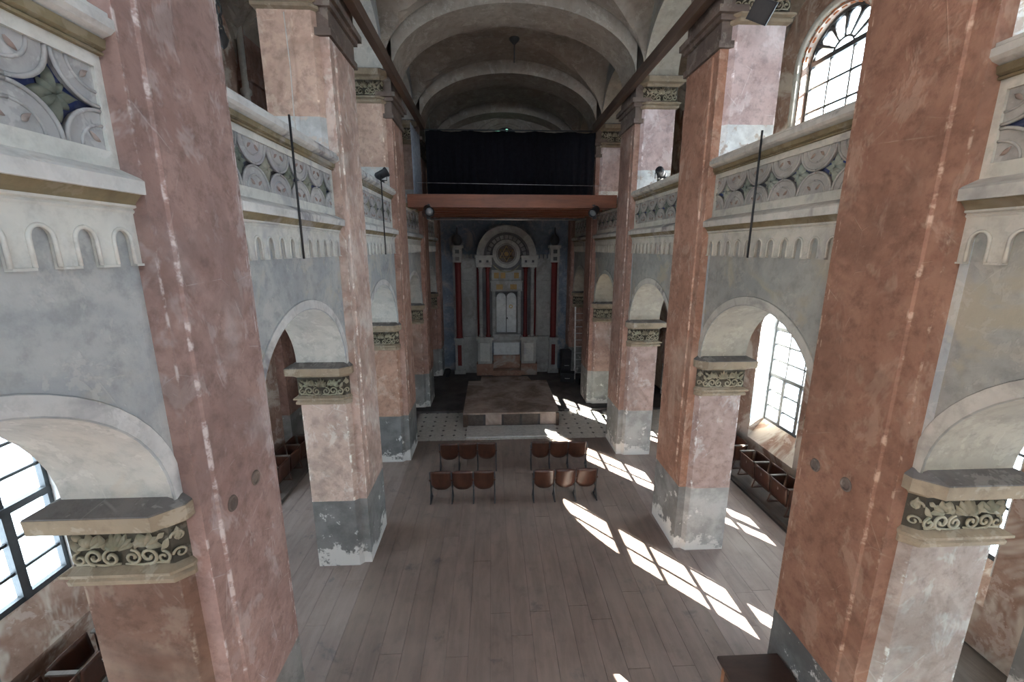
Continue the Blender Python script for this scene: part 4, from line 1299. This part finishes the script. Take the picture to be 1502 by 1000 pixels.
for s, y, nm in ((-1, 5.42, 'left streaked parapet'), (-1, 9.55, 'farther left parapet under a lamp'), (1, 5.80, 'right parapet')):
    tag(put('conduit_pipe', MB().tube([(s * 2.95, y, 5.78), (s * 2.95, y, 7.42)], 0.014, 8).mesh('conduit_pipe', 'black_metal')),
        'thin black pipe fixed upright to the ' + nm, 'pipe', 'black pipes on the parapets')
ch = thing('hanging_chain', 'dark iron chain hanging in the left gallery', 'chain', (-4.78, 7.6, 9.2))
for i in range(16):
    z = i * 0.15
    e = [(0.035 * math.cos(a), 0, z + 0.09 * math.sin(a)) for a in [2 * math.pi * k / 10 for k in range(10)]]
    if i % 2:
        e = [(0, p[0], p[2]) for p in e]
    put('link', MB().tube(e, 0.014, 5, 0, True).mesh('link', 'iron'), ch)
put('hook', MB().lathe([(0.0, -0.25), (0.05, -0.2), (0.09, -0.1), (0.05, 0.0), (0.02, 0.03)], (0, 0, 0), 10).mesh('hook', 'iron'), ch)
hk = thing('ceiling_hook', 'small dark lamp hook hanging from the vault centre', 'hook', (0.1, 13.7, 11.5))
put('rose', MB().lathe([(0.02, 0.18), (0.14, 0.30), (0.16, 0.36)], (0, 0, 0), 14).mesh('rose', 'iron'), hk)
put('rod', MB().tube([(0, 0, 0.3), (0, 0, -0.28)], 0.022, 6).mesh('rod', 'iron'), hk)
tag(put('cable', MB().tube([(-3.55, 6.99, 9.2), (-3.53, 6.98, 8.5), (-3.55, 6.99, 7.9), (-3.54, 6.98, 7.36)], 0.008, 5).mesh('cable', 'cable_white')), 'thin pale cable hanging down the pale left pier', 'cable')

ld = thing('ladder', 'aluminium ladder leaning in the corner right of the ark', 'ladder', (3.12, 18.2, 0.08), 0)
for x in (0.0, 0.42):
    put('rail', MB().box((x - 0.03, -0.02, 0), (x + 0.03, 0.03, 3.3)).mesh('rail', 'white_paint'), ld, None, (R(-6), 0, 0))
for k in range(10):
    put('rung', MB().tube([(0.03, 0, 0.3 + 0.3 * k), (0.39, 0, 0.3 + 0.3 * k)], 0.018, 6).mesh('rung', 'steel'), ld, None, (R(-6), 0, 0))


def case(label, loc, w, d, h, rz):
    t = thing('equipment_case', label, 'case', loc, rz, 'black cases right of the ark')
    put('body', MB().box((-w / 2, -d / 2, 0), (w / 2, d / 2, h * 0.72)).mesh('body', 'black_plastic'), t)
    put('lid', MB().box((-w / 2 - 0.008, -d / 2 - 0.008, h * 0.73), (w / 2 + 0.008, d / 2 + 0.008, h)).mesh('lid', 'black_plastic'), t)
    put('handle', MB().tube([(-0.1, -d / 2 - 0.01, h * 0.45), (-0.1, -d / 2 - 0.05, h * 0.45), (0.1, -d / 2 - 0.05, h * 0.45), (0.1, -d / 2 - 0.01, h * 0.45)], 0.012, 5, 0, False, False).mesh('handle', 'steel'), t)


case('tall black case standing right of the ark', (2.78, 18.75, 0.08), 0.42, 0.4, 1.25, R(5))
case('low black case lying before the tall case by the ladder', (2.75, 18.0, 0.08), 0.6, 0.45, 0.4, R(-12))
case('low black case closest to the ladder foot', (3.35, 17.6, 0.08), 0.5, 0.4, 0.3, R(10))
bk = thing('bucket', 'dark bucket standing left of the ark base', 'bucket', (-2.72, 18.9, 0.08))
put('body', MB().lathe([(0.11, 0), (0.15, 0.34), (0.14, 0.34), (0.10, 0.02)], (0, 0, 0), 16).mesh('body', 'black_plastic'), bk)
put('handle', MB().tube([(0.15 * math.cos(a), 0, 0.33 + 0.1 * math.sin(a)) for a in [math.pi * i / 10 for i in range(11)]], 0.006, 5).mesh('handle', 'steel'), bk)
